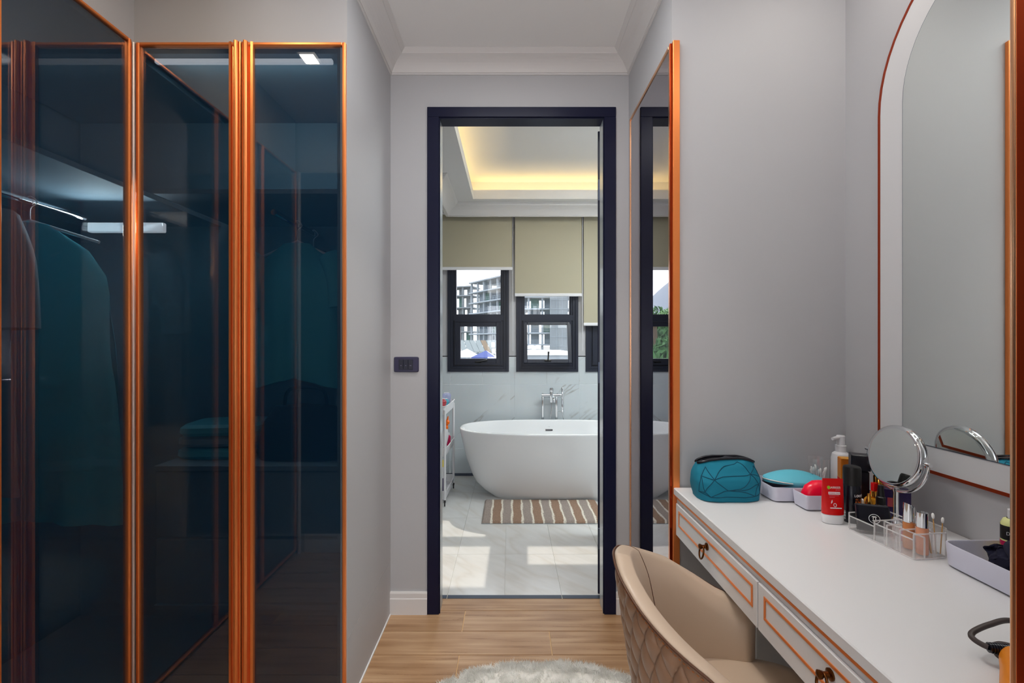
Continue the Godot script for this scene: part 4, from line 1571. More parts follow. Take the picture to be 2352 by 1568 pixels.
func facing(x: float, y: float, z: float, yaw := 0.0, pitch := 0.0) -> Transform3D:
	return Transform3D(Basis(Vector3.UP, yaw) * Basis(Vector3.RIGHT, pitch), Vector3(x, y, z))

func desk_things() -> void:
	washbag()
	# lilac bins
	var b1 := thing("storage_bin", "pale lilac bin under the light blue pouch on the vanity", "bin", V(0.885, TOP, 1.4325), 0, "pale plastic bins on the vanity")
	rounded_bin(b1, 0.105, 0.066, 0.044)
	var b2 := thing("storage_bin", "pale lilac bin holding the hot pink case behind the red tube", "bin", V(0.895, TOP, 1.329), 0, "pale plastic bins on the vanity")
	rounded_bin(b2, 0.064, 0.034, 0.044)
	var b3 := thing("storage_bin", "pale lilac bin holding the navy hair scarf on the vanity", "bin", V(1.012, TOP, 0.865), 0, "pale plastic bins on the vanity")
	rounded_bin(b3, 0.087, 0.128, 0.05)
	# light blue pouch in the first bin
	var p := thing("zip_pouch", "light blue soft pouch gaping open in the lilac bin", "pouch", V(0.882, TOP + 0.02, 1.430), 0.06)
	var s := S()
	var f := func(u: float, v: float) -> Vector3:
		# two lens-shaped faces: v below one half is the upper one
		var a := u * TAU
		var up := v < 0.5
		var r: float = sin((v * 2.0 if up else (2.0 - v * 2.0)) * PI / 2)
		var x := 0.098 * r * cos(a)
		var z := 0.056 * r * sin(a)
		var dome := 1.0 - r * r
		var lift := 0.018 + 0.012 * clampf(0.5 - x / 0.2, 0.0, 1.0)
		var y := (lift + 0.026 * dome) if up else (0.0 + 0.012 * (1.0 - dome))
		return Vector3(x, y + 0.010, z)
	sheet(s, 56, 24, f)
	var pb := put("pouch_body", s, M.sky_cloth, p)
	s = S()
	var gap := []
	for k in 15:
		var a := deg_to_rad(115.0) + deg_to_rad(95.0) * k / 14.0
		gap.append(Vector3(0.0985 * cos(a), 0.033 + 0.004 * sin(PI * k / 14.0), 0.0565 * sin(a)))
	tube(s, gap, 0.0016, 6)
	put("zip", s, M.steel_pale, p)
	s = S()
	var mouth := func(u: float, v: float) -> Vector3:
		var a := deg_to_rad(112.0) + deg_to_rad(100.0) * u
		var open := sin(PI * u)
		return Vector3(0.0995 * cos(a), 0.029 - 0.012 * open * v, 0.0575 * sin(a))
	sheet(s, 20, 3, mouth)
	put("dark_lining", s, M.ink_navy, p)
	s = S()
	tube(s, [Vector3(0.01, 0.0530, 0.012), Vector3(0.05, 0.0502, 0.012)], 0.0008, 5)
	put("embossed_mark", s, M.seam_teal, pb)
	# hot pink case
	var hp := thing("hot_pink_case", "glossy hot pink egg shaped case in the lilac bin", "case", V(0.896, TOP + 0.008, 1.330), 0.0)
	s = S()
	loft(s, [[0.0, 0, 0], [0.0, 0.040, 0.017, 2.4], [0.012, 0.053, 0.024, 2.4], [0.034, 0.055, 0.025, 2.4], [0.054, 0.046, 0.021, 2.3], [0.067, 0.027, 0.014, 2.2], [0.071, 0, 0]], 40, Transform3D.IDENTITY, 70.0)
	put("case_shell", s, M.hot_pink, hp)
	# cup of cotton swabs
	var cup := thing("swab_cup", "clear beaker of cotton swabs in the corner behind the bins", "cup", V(0.99, TOP, 1.514 - 0.031))
	rng.seed = 5
	bottle(cup, [[0.0, 0, 0], [0.0, 0.027, 0.027], [0.105, 0.030, 0.030], [0.105, 0.0288, 0.0288], [0.003, 0.0258, 0.0258], [0.003, 0, 0]], M.clear, "cup_wall", 36)
	for k in 9:
		s = S()
		var a := TAU * k / 9.0
		var base := Vector3(0.012 * cos(a + 0.4), 0.006, 0.012 * sin(a + 0.4))
		var tip := Vector3(0.021 * cos(a), 0.070 + 0.006 * sin(a * 3.0), 0.021 * sin(a))
		var q := thing("cotton_swab", "white cotton swab standing in the clear corner beaker", "cotton swab", cup.position, 0, "swabs in the corner beaker")
		tube(s, [base, tip], 0.0012, 6)
		put("stick", s, M.plastic_white, q)
		s = S()
		var dir := (tip - base).normalized()
		for e in [[tip, 1.0]]:
			var c: Vector3 = e[0] - dir * (0.012 * e[1])
			tube(s, [c - dir * 0.0, c + dir * 0.003, c + dir * 0.010, c + dir * 0.014, c + dir * 0.0155], [0.0014, 0.0027, 0.003, 0.002, 0.0003], 8)
		put("cotton_tip", s, M.cotton, q)
	# white pump bottle
	var pump := thing("pump_bottle", "white pump bottle in the far corner of the vanity", "bottle", V(1.072, TOP, 1.497), 0.0)
	bottle(pump, [[0, 0, 0], [0, 0.026, 0.026], [0.003, 0.0275, 0.0275], [0.10, 0.0275, 0.0275], [0.115, 0.024, 0.024], [0.122, 0.016, 0.016], [0.122, 0, 0]], M.plastic_white)
	bottle(pump, [[0.122, 0.0155, 0.0155], [0.142, 0.0155, 0.0155], [0.143, 0.012, 0.012], [0.157, 0.0115, 0.0115], [0.172, 0.0125, 0.0125], [0.174, 0.011, 0.011], [0.174, 0, 0]], M.plastic_white, "pump_collar")
	s = S()
	tube(s, [Vector3(0.0, 0.167, 0.0), Vector3(-0.018, 0.167, 0.006), Vector3(-0.034, 0.165, 0.010)], [0.006, 0.006, 0.005], 10)
	put("pump_nozzle", s, M.plastic_white, pump)
	# orange carton, dark carton
	var oc := thing("carton", "orange and gold carton standing behind the black spray can", "box", V(1.022, TOP, 1.400), -0.35)
	s = S()
	box(s, Vector3(0, 0.0625, 0), Vector3(0.042, 0.125, 0.03), 0.001)
	put("carton_body", s, M.orange_box, oc)
	s = S()
	box(s, Vector3(0, 0.040, 0.0), Vector3(0.0426, 0.05, 0.0306), 0.001)
	put("red_band", s, M.tube_red, oc)
	s = S()
	box(s, Vector3(0.0, 0.1255, 0.004), Vector3(0.038, 0.001, 0.034), 0.0, Transform3D(Basis(Vector3.RIGHT, 0.0), Vector3.ZERO))
	put("carton_flap", s, M.gold_label, oc)
	var dc := thing("perfume_bottle", "tall dark navy perfume bottle with square cap behind the spray can", "bottle", V(0.993, TOP, 1.312), -0.45)
	s = S()
	box(s, Vector3(0, 0.056, 0), Vector3(0.040, 0.112, 0.030), 0.002)
	put("bottle_body", s, M.ink_navy, dc)
	s = S()
	box(s, Vector3(0, 0.136, 0), Vector3(0.046, 0.044, 0.036), 0.002)
	put("cap", s, M.ink_navy, dc)
	s = S()
	box(s, Vector3(-0.006, 0.02, 0.0152), Vector3(0.026, 0.03, 0.0006))
	put("label", s, M.tube_red, dc)
	# black spray can
	var can := thing("spray_can", "slim black body spray can beside the red tube", "spray can", V(0.9075, TOP, 1.226), 0.0)
	bottle(can, [[0, 0, 0], [0, 0.0195, 0.0195], [0.002, 0.0205, 0.0205], [0.0975, 0.0205, 0.0205], [0.0985, 0.0198, 0.0198]], M.ink_navy, "can_body", 36)
	bottle(can, [[0.0985, 0.0204, 0.0204], [0.141, 0.0204, 0.0204], [0.146, 0.0188, 0.0188], [0.1472, 0.016, 0.016], [0.1474, 0, 0]], M.black, "cap", 36)
	s = S()
	var lab := func(u: float, v: float) -> Vector3:
		var a := deg_to_rad(104.0) - deg_to_rad(80.0) * u
		return Vector3(0.02065 * cos(a), 0.026 + 0.040 * v, 0.02065 * sin(a))
	var firm := mat("can_print", Color(1, 1, 1), 0.4)
	var fn := grain(77, 0.05, 3)
	firm.albedo_texture = painted(64, 64, func(x, y):
		var k: float = fn.get_noise_2d(x * 1.6, y * 0.9)
		return Color(0.10, 0.03, 0.12).lerp(Color(0.95, 0.50, 0.12), clampf(k * 2.2 + 0.25, 0.0, 1.0)))
	sheet(s, 10, 1, lab)
	put("printed_label", s, firm, can)
	for e in [["LOVE A", 0.0085, 0.0735, 0.52], ["#15", 0.006, 0.013, 0.50]]:
		curved_text(e[0], e[1], e[2], 0.0207, deg_to_rad(73.0), M.ink_white, can)
	s = S()
	for k in 9:
		var y := 0.008 + k * 0.0026
		var w := 0.0009 if k % 3 else 0.0016
		var strip := func(u: float, v: float) -> Vector3:
			var a := deg_to_rad(190.0) - deg_to_rad(24.0) * u
			return Vector3(0.02068 * cos(a), y + w * v, 0.02068 * sin(a))
		sheet(s, 5, 1, strip)
	put("barcode", s, M.ink_white, can)
	red_tube()
	makeup_mirror()
	small_bottles()
	organizer()
	near_things()

# letters set one by one round a cylinder; mid is the angle of the text's middle seen from above (0 = +x, 90 = towards the camera)
func curved_text(text: String, size: float, y: float, r: float, mid: float, m: Material, parent: Node) -> void:
	var widths := []
	var total := 0.0
	for ch in text:
		var w: float = size * (0.35 if ch in "I ." else 0.82 if ch in "MW" else 0.62)
		widths.append(w)
		total += w
	var x := -total / 2
	var k := 0
	for ch in text:
		var c: float = x + widths[k] / 2
		x += widths[k]
		k += 1
		if ch == " ": continue
		var a := mid - c / r
		var out := Vector3(cos(a), 0, sin(a))
		lettering(ch, size, Transform3D(Basis(Vector3.UP, PI / 2 - a), Vector3(out.x * r, y, out.z * r)), m, parent)

func washbag() -> void:
	var o := thing("wash_bag", "teal zipped wash bag with stitched star pattern at the vanity's far end", "bag", V(0.662, TOP, 1.425), 0.04)
	var n := grain(500, 9.0, 3)
	var hw := 0.098
	var hd := 0.060
	var body := func(u: float, v: float) -> Vector3:
		# v runs from the base over the top opening; superellipse slices
		var a := -u * TAU
		var y := 0.0
		var k := 1.0
		if v < 0.06:
			k = v / 0.06 * 0.93
			y = 0.0
		else:
			var w := (v - 0.06) / 0.94
			y = 0.122 * w
			k = 0.93 + 0.08 * sin(w * PI * 0.9)
		var w2 := clampf((v - 0.06) / 0.94, 0.0, 1.0)
		var x := hw * (k - 0.10 * pow(w2, 3.0)) * sgn_pow(cos(a), 0.45)
		var z := hd * (k - 0.70 * pow(w2, 2.4)) * sgn_pow(sin(a), 0.55)
		# slumped: the top bows and drops towards both ends
		var e := x / hw
		y *= 1.0 - 0.16 * pow(absf(e - 0.12), 2.2) - 0.02 * e
		var q := 0.006 * n.get_noise_3d(x, y, z)
		if v > 0.06:
			x += q * 1.2
			z += 0.010 * n.get_noise_3d(x + 3.0, y, z)
			y += 0.004 * n.get_noise_3d(x + 7.0, y, z)
		return Vector3(x, maxf(y, 0.0), z)
	var s := S()
	sheet(s, 96, 44, body)
	put("bag_body", s, M.teal_cloth, o)
	# closed top: a flap behind the zip and the sunken inside before it
	s = S()
	var top := func(u: float, v: float) -> Vector3:
		var a := -u * TAU
		var e: Vector3 = body.call(u, 1.0)
		return Vector3(e.x * (1.0 - v), e.y + (0.004 if a < -PI else -0.012) * sin(v * PI / 2), e.z * (1.0 - v))
	sheet(s, 96, 6, top)
	put("bag_inside", s, M.ink_navy, o)
	for side in [0, 1]:
		s = S()
		var lip := []
		for k in 31:
			var u: float = (0.53 + 0.44 * k / 30.0) if side == 0 else (0.03 + 0.44 * k / 30.0)
			var e: Vector3 = body.call(u, 0.985)
			lip.append(e + Vector3(0, 0.002, 0))
		tube(s, lip, 0.0042, 8)
		put("zip_tape", s, M.ink_navy, o)
	# stitched triangles on the front: points in (u, v) joined by seams lying on the cloth
	var nodes := [[0.545, 0.30], [0.60, 0.72], [0.615, 0.30], [0.665, 0.18], [0.70, 0.62], [0.745, 0.34], [0.80, 0.70], [0.82, 0.20], [0.865, 0.48], [0.91, 0.25], [0.93, 0.65], [0.655, 0.90], [0.76, 0.93], [0.88, 0.90]]
	var links := [[0, 1], [0, 2], [1, 2], [1, 4], [2, 4], [2, 3], [3, 5], [4, 5], [3, 7], [5, 7], [4, 6], [5, 6], [6, 8], [5, 8], [7, 8], [8, 9], [7, 9], [8, 10], [9, 10], [6, 10], [1, 11], [4, 11], [4, 12], [6, 12], [6, 13], [10, 13], [0, 3]]
	s = S()
	for l in links:
		var line := []
		for k in 9:
			var t := k / 8.0
			var uv := Vector2(nodes[l[0]][0], nodes[l[0]][1]).lerp(Vector2(nodes[l[1]][0], nodes[l[1]][1]), t)
			# the sheet's u runs the other way round on the side facing the camera
			line.append(body.call(uv.x, uv.y) + Vector3(0, 0.0002, 0.0004))
		tube(s, line, 0.0011, 5)
	put("stitched_seams", s, M.seam_teal, o)
	s = S()
	box(s, Vector3(-0.103, 0.048, 0.012), Vector3(0.022, 0.004, 0.018), 0.0015, Transform3D(Basis(Vector3.FORWARD, -0.4), Vector3(0, -0.02, 0)))
	put("side_tab", s, M.teal_cloth, o)

func red_tube() -> void:
	var o := thing("cream_tube", "red hand cream tube standing on its white cap", "tube", V(0.8505, TOP, 1.218), -0.10)
	bottle(o, [[0, 0, 0], [0.0, 0.0235, 0.0145, 2.4], [0.002, 0.0255, 0.016, 2.4], [0.021, 0.0265, 0.0165, 2.4], [0.024, 0.0245, 0.0150, 2.4], [0.0245, 0, 0]], M.plastic_white, "cap", 40)
	var rings := []
	for k in 11:
		var t := k / 10.0
		rings.append([0.0245 + 0.0915 * t, 0.0262 - 0.0006 * t, lerpf(0.0155, 0.0009, pow(t, 1.1)), lerpf(2.3, 4.0, t)])
	rings.append([0.116, 0, 0])
	bottle(o, rings, M.tube_red, "tube_body", 48)
	var tilt := -atan(0.0146 / 0.0915)
	var z := func(y: float) -> float: return lerpf(0.0155, 0.0009, pow((y - 0.0245) / 0.0915, 1.1)) + 0.0004
	var T := func(x: float, y: float) -> Transform3D: return Transform3D(Basis(Vector3.RIGHT, tilt), Vector3(x, y, z.call(y)))
	lettering("GARNIER", 0.0072, T.call(0.002, 0.0935), M.ink_white, o, false, false)
	lettering("BODY", 0.0045, T.call(0.010, 0.0875), M.ink_pink, o, false, false)
	var s := S()
	loft(s, [[0.0, 0.0038, 0.0045], [0.0003, 0.0038, 0.0045], [0.0003, 0, 0]], 20, T.call(-0.0125, 0.0937) * Transform3D(Basis(Vector3.RIGHT, PI / 2), Vector3.ZERO))
	put("leaf_mark", s, M.lime, o)
	s = S()
	box(s, Vector3.ZERO, Vector3(0.0285, 0.0065, 0.0004), 0, T.call(0.0, 0.0795))
	put("white_band", s, M.ink_white, o)
	lettering("INTENSIVE 7DAYS", 0.0028, T.call(0.0, 0.0795) * Transform3D(Basis.IDENTITY, Vector3(0, 0, 0.0004)), M.tube_red, o)
	for e in [[-0.001, 0.0735, 0.024], [-0.006, 0.0695, 0.013]]:
		s = S()
		box(s, Vector3.ZERO, Vector3(e[2], 0.0011, 0.0004), 0, T.call(e[0], e[1]))
		put("print_line", s, M.ink_pink, o)
	s = S()
	tube(s, [T.call(-0.0095, 0.0535).origin, T.call(-0.0075, 0.0575).origin, T.call(-0.0065, 0.063).origin], [0.0004, 0.0014, 0.0003], 6)
	var ring := []
	for k in 20:
		ring.append(T.call(-0.0005 + 0.0034 * cos(TAU * k / 20), 0.0500 + 0.0042 * sin(TAU * k / 20)).origin)
	tube(s, ring, 0.0006, 5, true)
	put("drop_mark", s, M.ink_white, o)
	s = S()
	box(s, Vector3.ZERO, Vector3(0.028, 0.0022, 0.0004), 0, T.call(0.001, 0.0425))
	put("small_print", s, M.ink_white, o)
	s = S()
	box(s, Vector3(0, 0.1135, 0), Vector3(0.0512, 0.005, 0.0018), 0.0004)
	put("crimp", s, M.tube_red, o)

func makeup_mirror() -> void:
	var o := thing("makeup_mirror", "round chrome makeup mirror on a stand beside the perfume bottles", "mirror", V(1.008, TOP, 1.206))
	var c := Vector3(0.0, 0.178, 0.0)
	bottle(o, [[0, 0, 0], [0, 0.030, 0.030], [0.004, 0.030, 0.030], [0.010, 0.022, 0.022], [0.014, 0.010, 0.010], [0.02, 0.007, 0.007]], M.chrome, "base", 40)
	bottle(o, [[0.012, 0.0062, 0.0062], [0.085, 0.0062, 0.0062], [0.088, 0.0075, 0.0075], [0.096, 0.0075, 0.0075], [0.098, 0, 0]], M.chrome, "stem", 20)
	# the head looks towards the camera's left and up a little
	var nrm := Vector3(-0.98, 0.17, 0.045).normalized()
	var b := Basis.looking_at(-nrm, Vector3.UP)     # -z away, +z = nrm
	var yb := Basis.looking_at(-Vector3(nrm.x, 0.0, nrm.z).normalized(), Vector3.UP)
	var yoke := []
	for k in 31:
		var a := PI + PI * k / 30.0
		yoke.append(c + yb * Vector3(0.089 * cos(a), 0.089 * sin(a), 0.0))
	var s := S()
	tube(s, yoke, 0.0042, 10)
	for sx in [-1, 1]:
		tube(s, [c + b * Vector3(sx * 0.080, 0, 0), c + b * Vector3(sx * 0.095, 0, 0)], 0.0052, 12)
	put("yoke", s, M.chrome, o)
	var t := Transform3D(b * Basis(Vector3.RIGHT, PI / 2), c)
	s = S()
	loft(s, [[-0.0105, 0.070, 0.070], [-0.0115, 0.0735, 0.0735], [-0.0095, 0.0785, 0.0785], [-0.004, 0.0805, 0.0805], [0.004, 0.0805, 0.0805], [0.0095, 0.0785, 0.0785], [0.0115, 0.0735, 0.0735], [0.0105, 0.070, 0.070]], 64, t, 80.0)
	put("chrome_rim", s, M.chrome, o)
	for sg in [-1, 1]:
		s = S()
		loft(s, [[0.0104 * sg, 0.0712, 0.0712], [0.0108 * sg, 0.0705, 0.0705], [0.0108 * sg, 0, 0]], 64, t, 4.0)
		put("mirror_glass", s, M.mirror, o)

func small_bottles() -> void:
	var vi := thing("perfume_carton", "purple perfume carton behind the gold bottle", "box", V(1.042, TOP, 1.250), -0.5)
	var s := S()
	box(s, Vector3(0, 0.040, 0), Vector3(0.062, 0.080, 0.03), 0.001)
	put("carton_body", s, M.violet, vi)
	s = S()
	box(s, Vector3(-0.008, 0.045, 0.0153), Vector3(0.022, 0.024, 0.0006))
	put("label", s, M.rose, vi)
	var g := thing("perfume_bottle", "gold perfume bottle in front of the purple carton", "bottle", V(0.982, TOP, 1.247), -0.2)
	s = S()
	loft(s, [[0, 0, 0], [0.0, 0.018, 0.011, 5], [0.050, 0.020, 0.012, 5], [0.056, 0.016, 0.010, 4], [0.057, 0, 0]], 32, Transform3D.IDENTITY)
	put("bottle_body", s, M.gold_label, g)
	s = S()
	loft(s, [[0.057, 0.006, 0.006], [0.060, 0.009, 0.009], [0.074, 0.009, 0.009], [0.075, 0, 0]], 20, Transform3D.IDENTITY)
	put("cap", s, M.gold, g)
	var tall := thing("perfume_bottle", "slim bottle with a gold cylinder cap behind the purple carton", "bottle", V(1.026, TOP, 1.285))
	bottle(tall, [[0, 0, 0], [0, 0.013, 0.013], [0.07, 0.013, 0.013], [0.072, 0.010, 0.010]], M.violet)
	bottle(tall, [[0.072, 0.0125, 0.0125], [0.103, 0.0125, 0.0125], [0.105, 0.0115, 0.0115], [0.105, 0, 0]], M.gold, "cap")
	var lip := thing("lipstick", "slim red and grey lipstick standing by the gold cap", "lipstick", V(1.004, TOP, 1.274))
	bottle(lip, [[0, 0, 0], [0, 0.007, 0.007, 4], [0.06, 0.007, 0.007, 4]], M.rubber_grey)
	bottle(lip, [[0.06, 0.0060, 0.0060, 4], [0.088, 0.0060, 0.0060, 4], [0.088, 0, 0]], M.tube_red, "cap")
	var jar := thing("cream_jar", "small white capped jar between the spray can and gold bottle", "jar", V(0.953, TOP, 1.262))
	bottle(jar, [[0, 0, 0], [0, 0.011, 0.011], [0.03, 0.011, 0.011], [0.032, 0.010, 0.010]], M.rose, "jar_body")
	bottle(jar, [[0.032, 0.0118, 0.0118], [0.046, 0.0118, 0.0118], [0.048, 0.0105, 0.0105], [0.048, 0, 0]], M.plastic_white, "cap")
	for e in [["dropper_bottle", "amber dropper bottle with black bulb under the round mirror", 0.957, 1.192, 1.0], ["dropper_bottle", "lower amber bottle with gold dropper tip behind the black compact", 0.925, 1.191, 0.8]]:
		var d := thing(e[0], e[1], "bottle", V(e[2], TOP, e[3]))
		var k: float = e[4]
		bottle(d, [[0, 0, 0], [0, 0.0165 * k, 0.0165 * k], [0.046 * k, 0.0168 * k, 0.0168 * k], [0.056 * k, 0.011 * k, 0.011 * k], [0.060 * k, 0.007 * k, 0.007 * k]], M.amber)
		if k == 1.0:
			bottle(d, [[0.058, 0.0105, 0.0105], [0.076, 0.0105, 0.0105], [0.078, 0.0085, 0.0085], [0.096, 0.0065, 0.0065], [0.106, 0.006, 0.006], [0.108, 0, 0]], M.black, "dropper")
			s = S()
			loft(s, [[0.012, 0.01695, 0.01695], [0.036, 0.01695, 0.01695]], 28)
			put("label", s, M.seam_teal, d)
		else:
			bottle(d, [[0.046, 0.009, 0.009], [0.058, 0.008, 0.008], [0.074, 0.0045, 0.0045], [0.085, 0.003, 0.003], [0.086, 0, 0]], M.gold, "dropper")

func organizer() -> void:
	# clear tray with tall cells at its near end; local x runs towards the room, z towards the camera
	var o := thing("acrylic_organizer", "clear acrylic makeup organizer in front of the round mirror", "organizer", V(0.911, TOP, 1.095), 0.12)
	var t := 0.0022
	var hx := 0.040
	var hz := 0.083
	var s := S()
	loft(s, [[0, 0, 0], [0, hx + 0.003, hz + 0.003, 14], [0.003, hx + 0.003, hz + 0.003, 14], [0.003, 0, 0]], 56)
	put("base_plate", s, M.clear, o)
	s = S()
	loft(s, [[0, hx + 0.0015, hz + 0.0015, 14], [0, hx + 0.0032, hz + 0.0032, 14], [0.0032, hx + 0.0032, hz + 0.0032, 14], [0.0032, hx + 0.0015, hz + 0.0015, 14], [0, hx + 0.0015, hz + 0.0015, 14]], 56)
	put("base_rim", s, M.clear_edge, o)
	var walls := [
		[-hx, -hx, -hz, -0.012, 0.032], [-hx, -hx, -0.012, hz, 0.040],
		[hx, hx, -hz, -0.012, 0.050], [hx, hx, -0.012, hz, 0.062],
		[-hx, hx, -hz, -hz, 0.040], [-hx, hx, -0.012, -0.012, 0.046], [-hx, hx, 0.020, 0.020, 0.048], [-hx, hx, 0.052, 0.052, 0.050], [-hx, hx, hz, hz, 0.052],
		[-0.0135, -0.0135, -0.012, hz, 0.044], [0.0135, 0.0135, -0.012, hz, 0.052]]
	for w in walls:
		s = S()
		var c := Vector3((w[0] + w[1]) / 2, 0.003 + w[4] / 2, (w[2] + w[3]) / 2)
		box(s, c, Vector3(maxf(w[1] - w[0], t), w[4], maxf(w[3] - w[2], t)))
		var p := put("wall_panel", s, M.clear, o)
		s = S()
		for q in [Vector3(w[0], 0, w[2]), Vector3(w[1], 0, w[3])]:
			box(s, q + Vector3(0, c.y, 0), Vector3(t * 1.1, w[4], t * 1.1))
		box(s, c + Vector3(0, w[4] / 2, 0), Vector3(maxf(w[1] - w[0], t * 1.2), 0.0022, maxf(w[3] - w[2], t * 1.2)))
		put("polished_edge", s, M.clear_edge, p)
	var P := func(x: float, y: float, z: float) -> Vector3: return o.transform * Vector3(x, y, z)
	# black compact leaning in the big cell
	var cp := thing("powder_compact", "flat black powder compact with white ring emblem in the acrylic organizer", "compact", P.call(-0.004, 0.005, -0.047), -0.35)
	var tc := Transform3D(Basis(Vector3.RIGHT, deg_to_rad(-16.0)), Vector3.ZERO)
	s = S()
	box(s, Vector3(0, 0.034, 0.0), Vector3(0.070, 0.064, 0.0135), 0.004, tc)
	put("compact_lid", s, M.ink_navy, cp)
	s = S()
	box(s, Vector3(0, 0.034, -0.0085), Vector3(0.069, 0.063, 0.004), 0.0015, tc)
	put("compact_base", s, M.black, cp)
	s = S()
	var front := 0.0071
	var rr := []
	for k in 40:
		rr.append(tc * Vector3(0.0115 * cos(TAU * k / 40), 0.032 + 0.0105 * sin(TAU * k / 40), front))
	tube(s, rr, 0.0006, 5, true)
	for sg in [-1, 1]:
		var arc := []
		for k in 21:
			var a := deg_to_rad(48.0) + deg_to_rad(264.0) * k / 20.0
			arc.append(tc * Vector3(sg * (0.0018 + 0.0045 * cos(a)) , 0.032 + 0.0055 * sin(a), front + 0.0001 * sg))
		tube(s, arc, 0.00085, 5)
	put("emblem", s, M.ink_white, cp)
	# two foundation tubes with silver caps
	var tubes := [["beige foundation tube with slanted silver cap in the organizer, taller one", -0.0005, 0.036, "skin_gloss", 0.098, 0.55], ["pinkish foundation tube with straight silver cap in the organizer", -0.0005, 0.0665, "skin_gloss_pink", 0.092, 0.0]]
	for e in tubes:
		var f := thing("foundation_tube", e[0], "makeup tube", P.call(e[1], 0.004, e[2]), 0.12)
		bottle(f, [[0, 0, 0], [0, 0.0105, 0.0105], [0.002, 0.0112, 0.0112], [0.058, 0.0112, 0.0112], [0.060, 0.009, 0.009]], M[e[3]], "tube_body", 24)
		s = S()
		var slant: float = e[5]
		var prev := []
		var top := []
		for k in 24:
			var a := TAU * k / 24
			prev.append(Vector3(0.0113 * cos(a), 0.060, 0.0113 * sin(a)))
			top.append(Vector3(0.0105 * cos(a), e[4] + 0.0105 * -cos(a) * slant, 0.0105 * sin(a)))
		for k in 24:
			var m := (k + 1) % 24
			quad(s, prev[m], prev[k], top[k], top[m], 1)
			tri(s, top[m], top[k], Vector3(0, e[4], 0), -1)
			tri(s, prev[k], prev[m], Vector3(0, 0.060, 0), -1)
		put("silver_cap", s, M.chrome, f)
	var np := thing("nail_polish", "small pink nail polish bottle at the organizer's back row", "bottle", P.call(0.026, 0.004, 0.004), 0.0)
	bottle(np, [[0, 0, 0], [0, 0.010, 0.010, 4], [0.026, 0.010, 0.010, 4], [0.030, 0.006, 0.006]], M.rose)
	bottle(np, [[0.029, 0.0065, 0.0065], [0.055, 0.0055, 0.0055], [0.055, 0, 0]], M.film, "cap")
	# swabs in the near cell
	var ends := [[-0.006, 0.070, 0.005, 0.050], [0.010, 0.072, -0.006, 0.048], [0.030, 0.060, 0.022, 0.052], [0.034, 0.076, 0.045, 0.079], [0.024, 0.076, 0.030, 0.064]]
	for k in ends.size():
		var e: Array = ends[k]
		var q := thing("cotton_swab", "wooden cotton swab leaning in the near cell of the organizer", "cotton swab", P.call(0, 0, 0), 0.12, "wooden swabs in the acrylic organizer")
		var a := Vector3(clampf(e[0], 0.017, 0.036) , 0.006, clampf(e[1], 0.056, 0.079))
		var b := Vector3(clampf(e[2], 0.017, 0.036), 0.064 + 0.004 * k, clampf(e[3], 0.055, 0.080))
		s = S()
		tube(s, [a, b], 0.0011, 6)
		put("stick", s, M.stick_wood, q)
		s = S()
		var dir := (b - a).normalized()
		tube(s, [b - dir * 0.001, b + dir * 0.002, b + dir * 0.008, b + dir * 0.011, b + dir * 0.012], [0.0012, 0.0026, 0.0028, 0.0018, 0.0003], 8)
		put("cotton_tip", s, M.cotton, q)

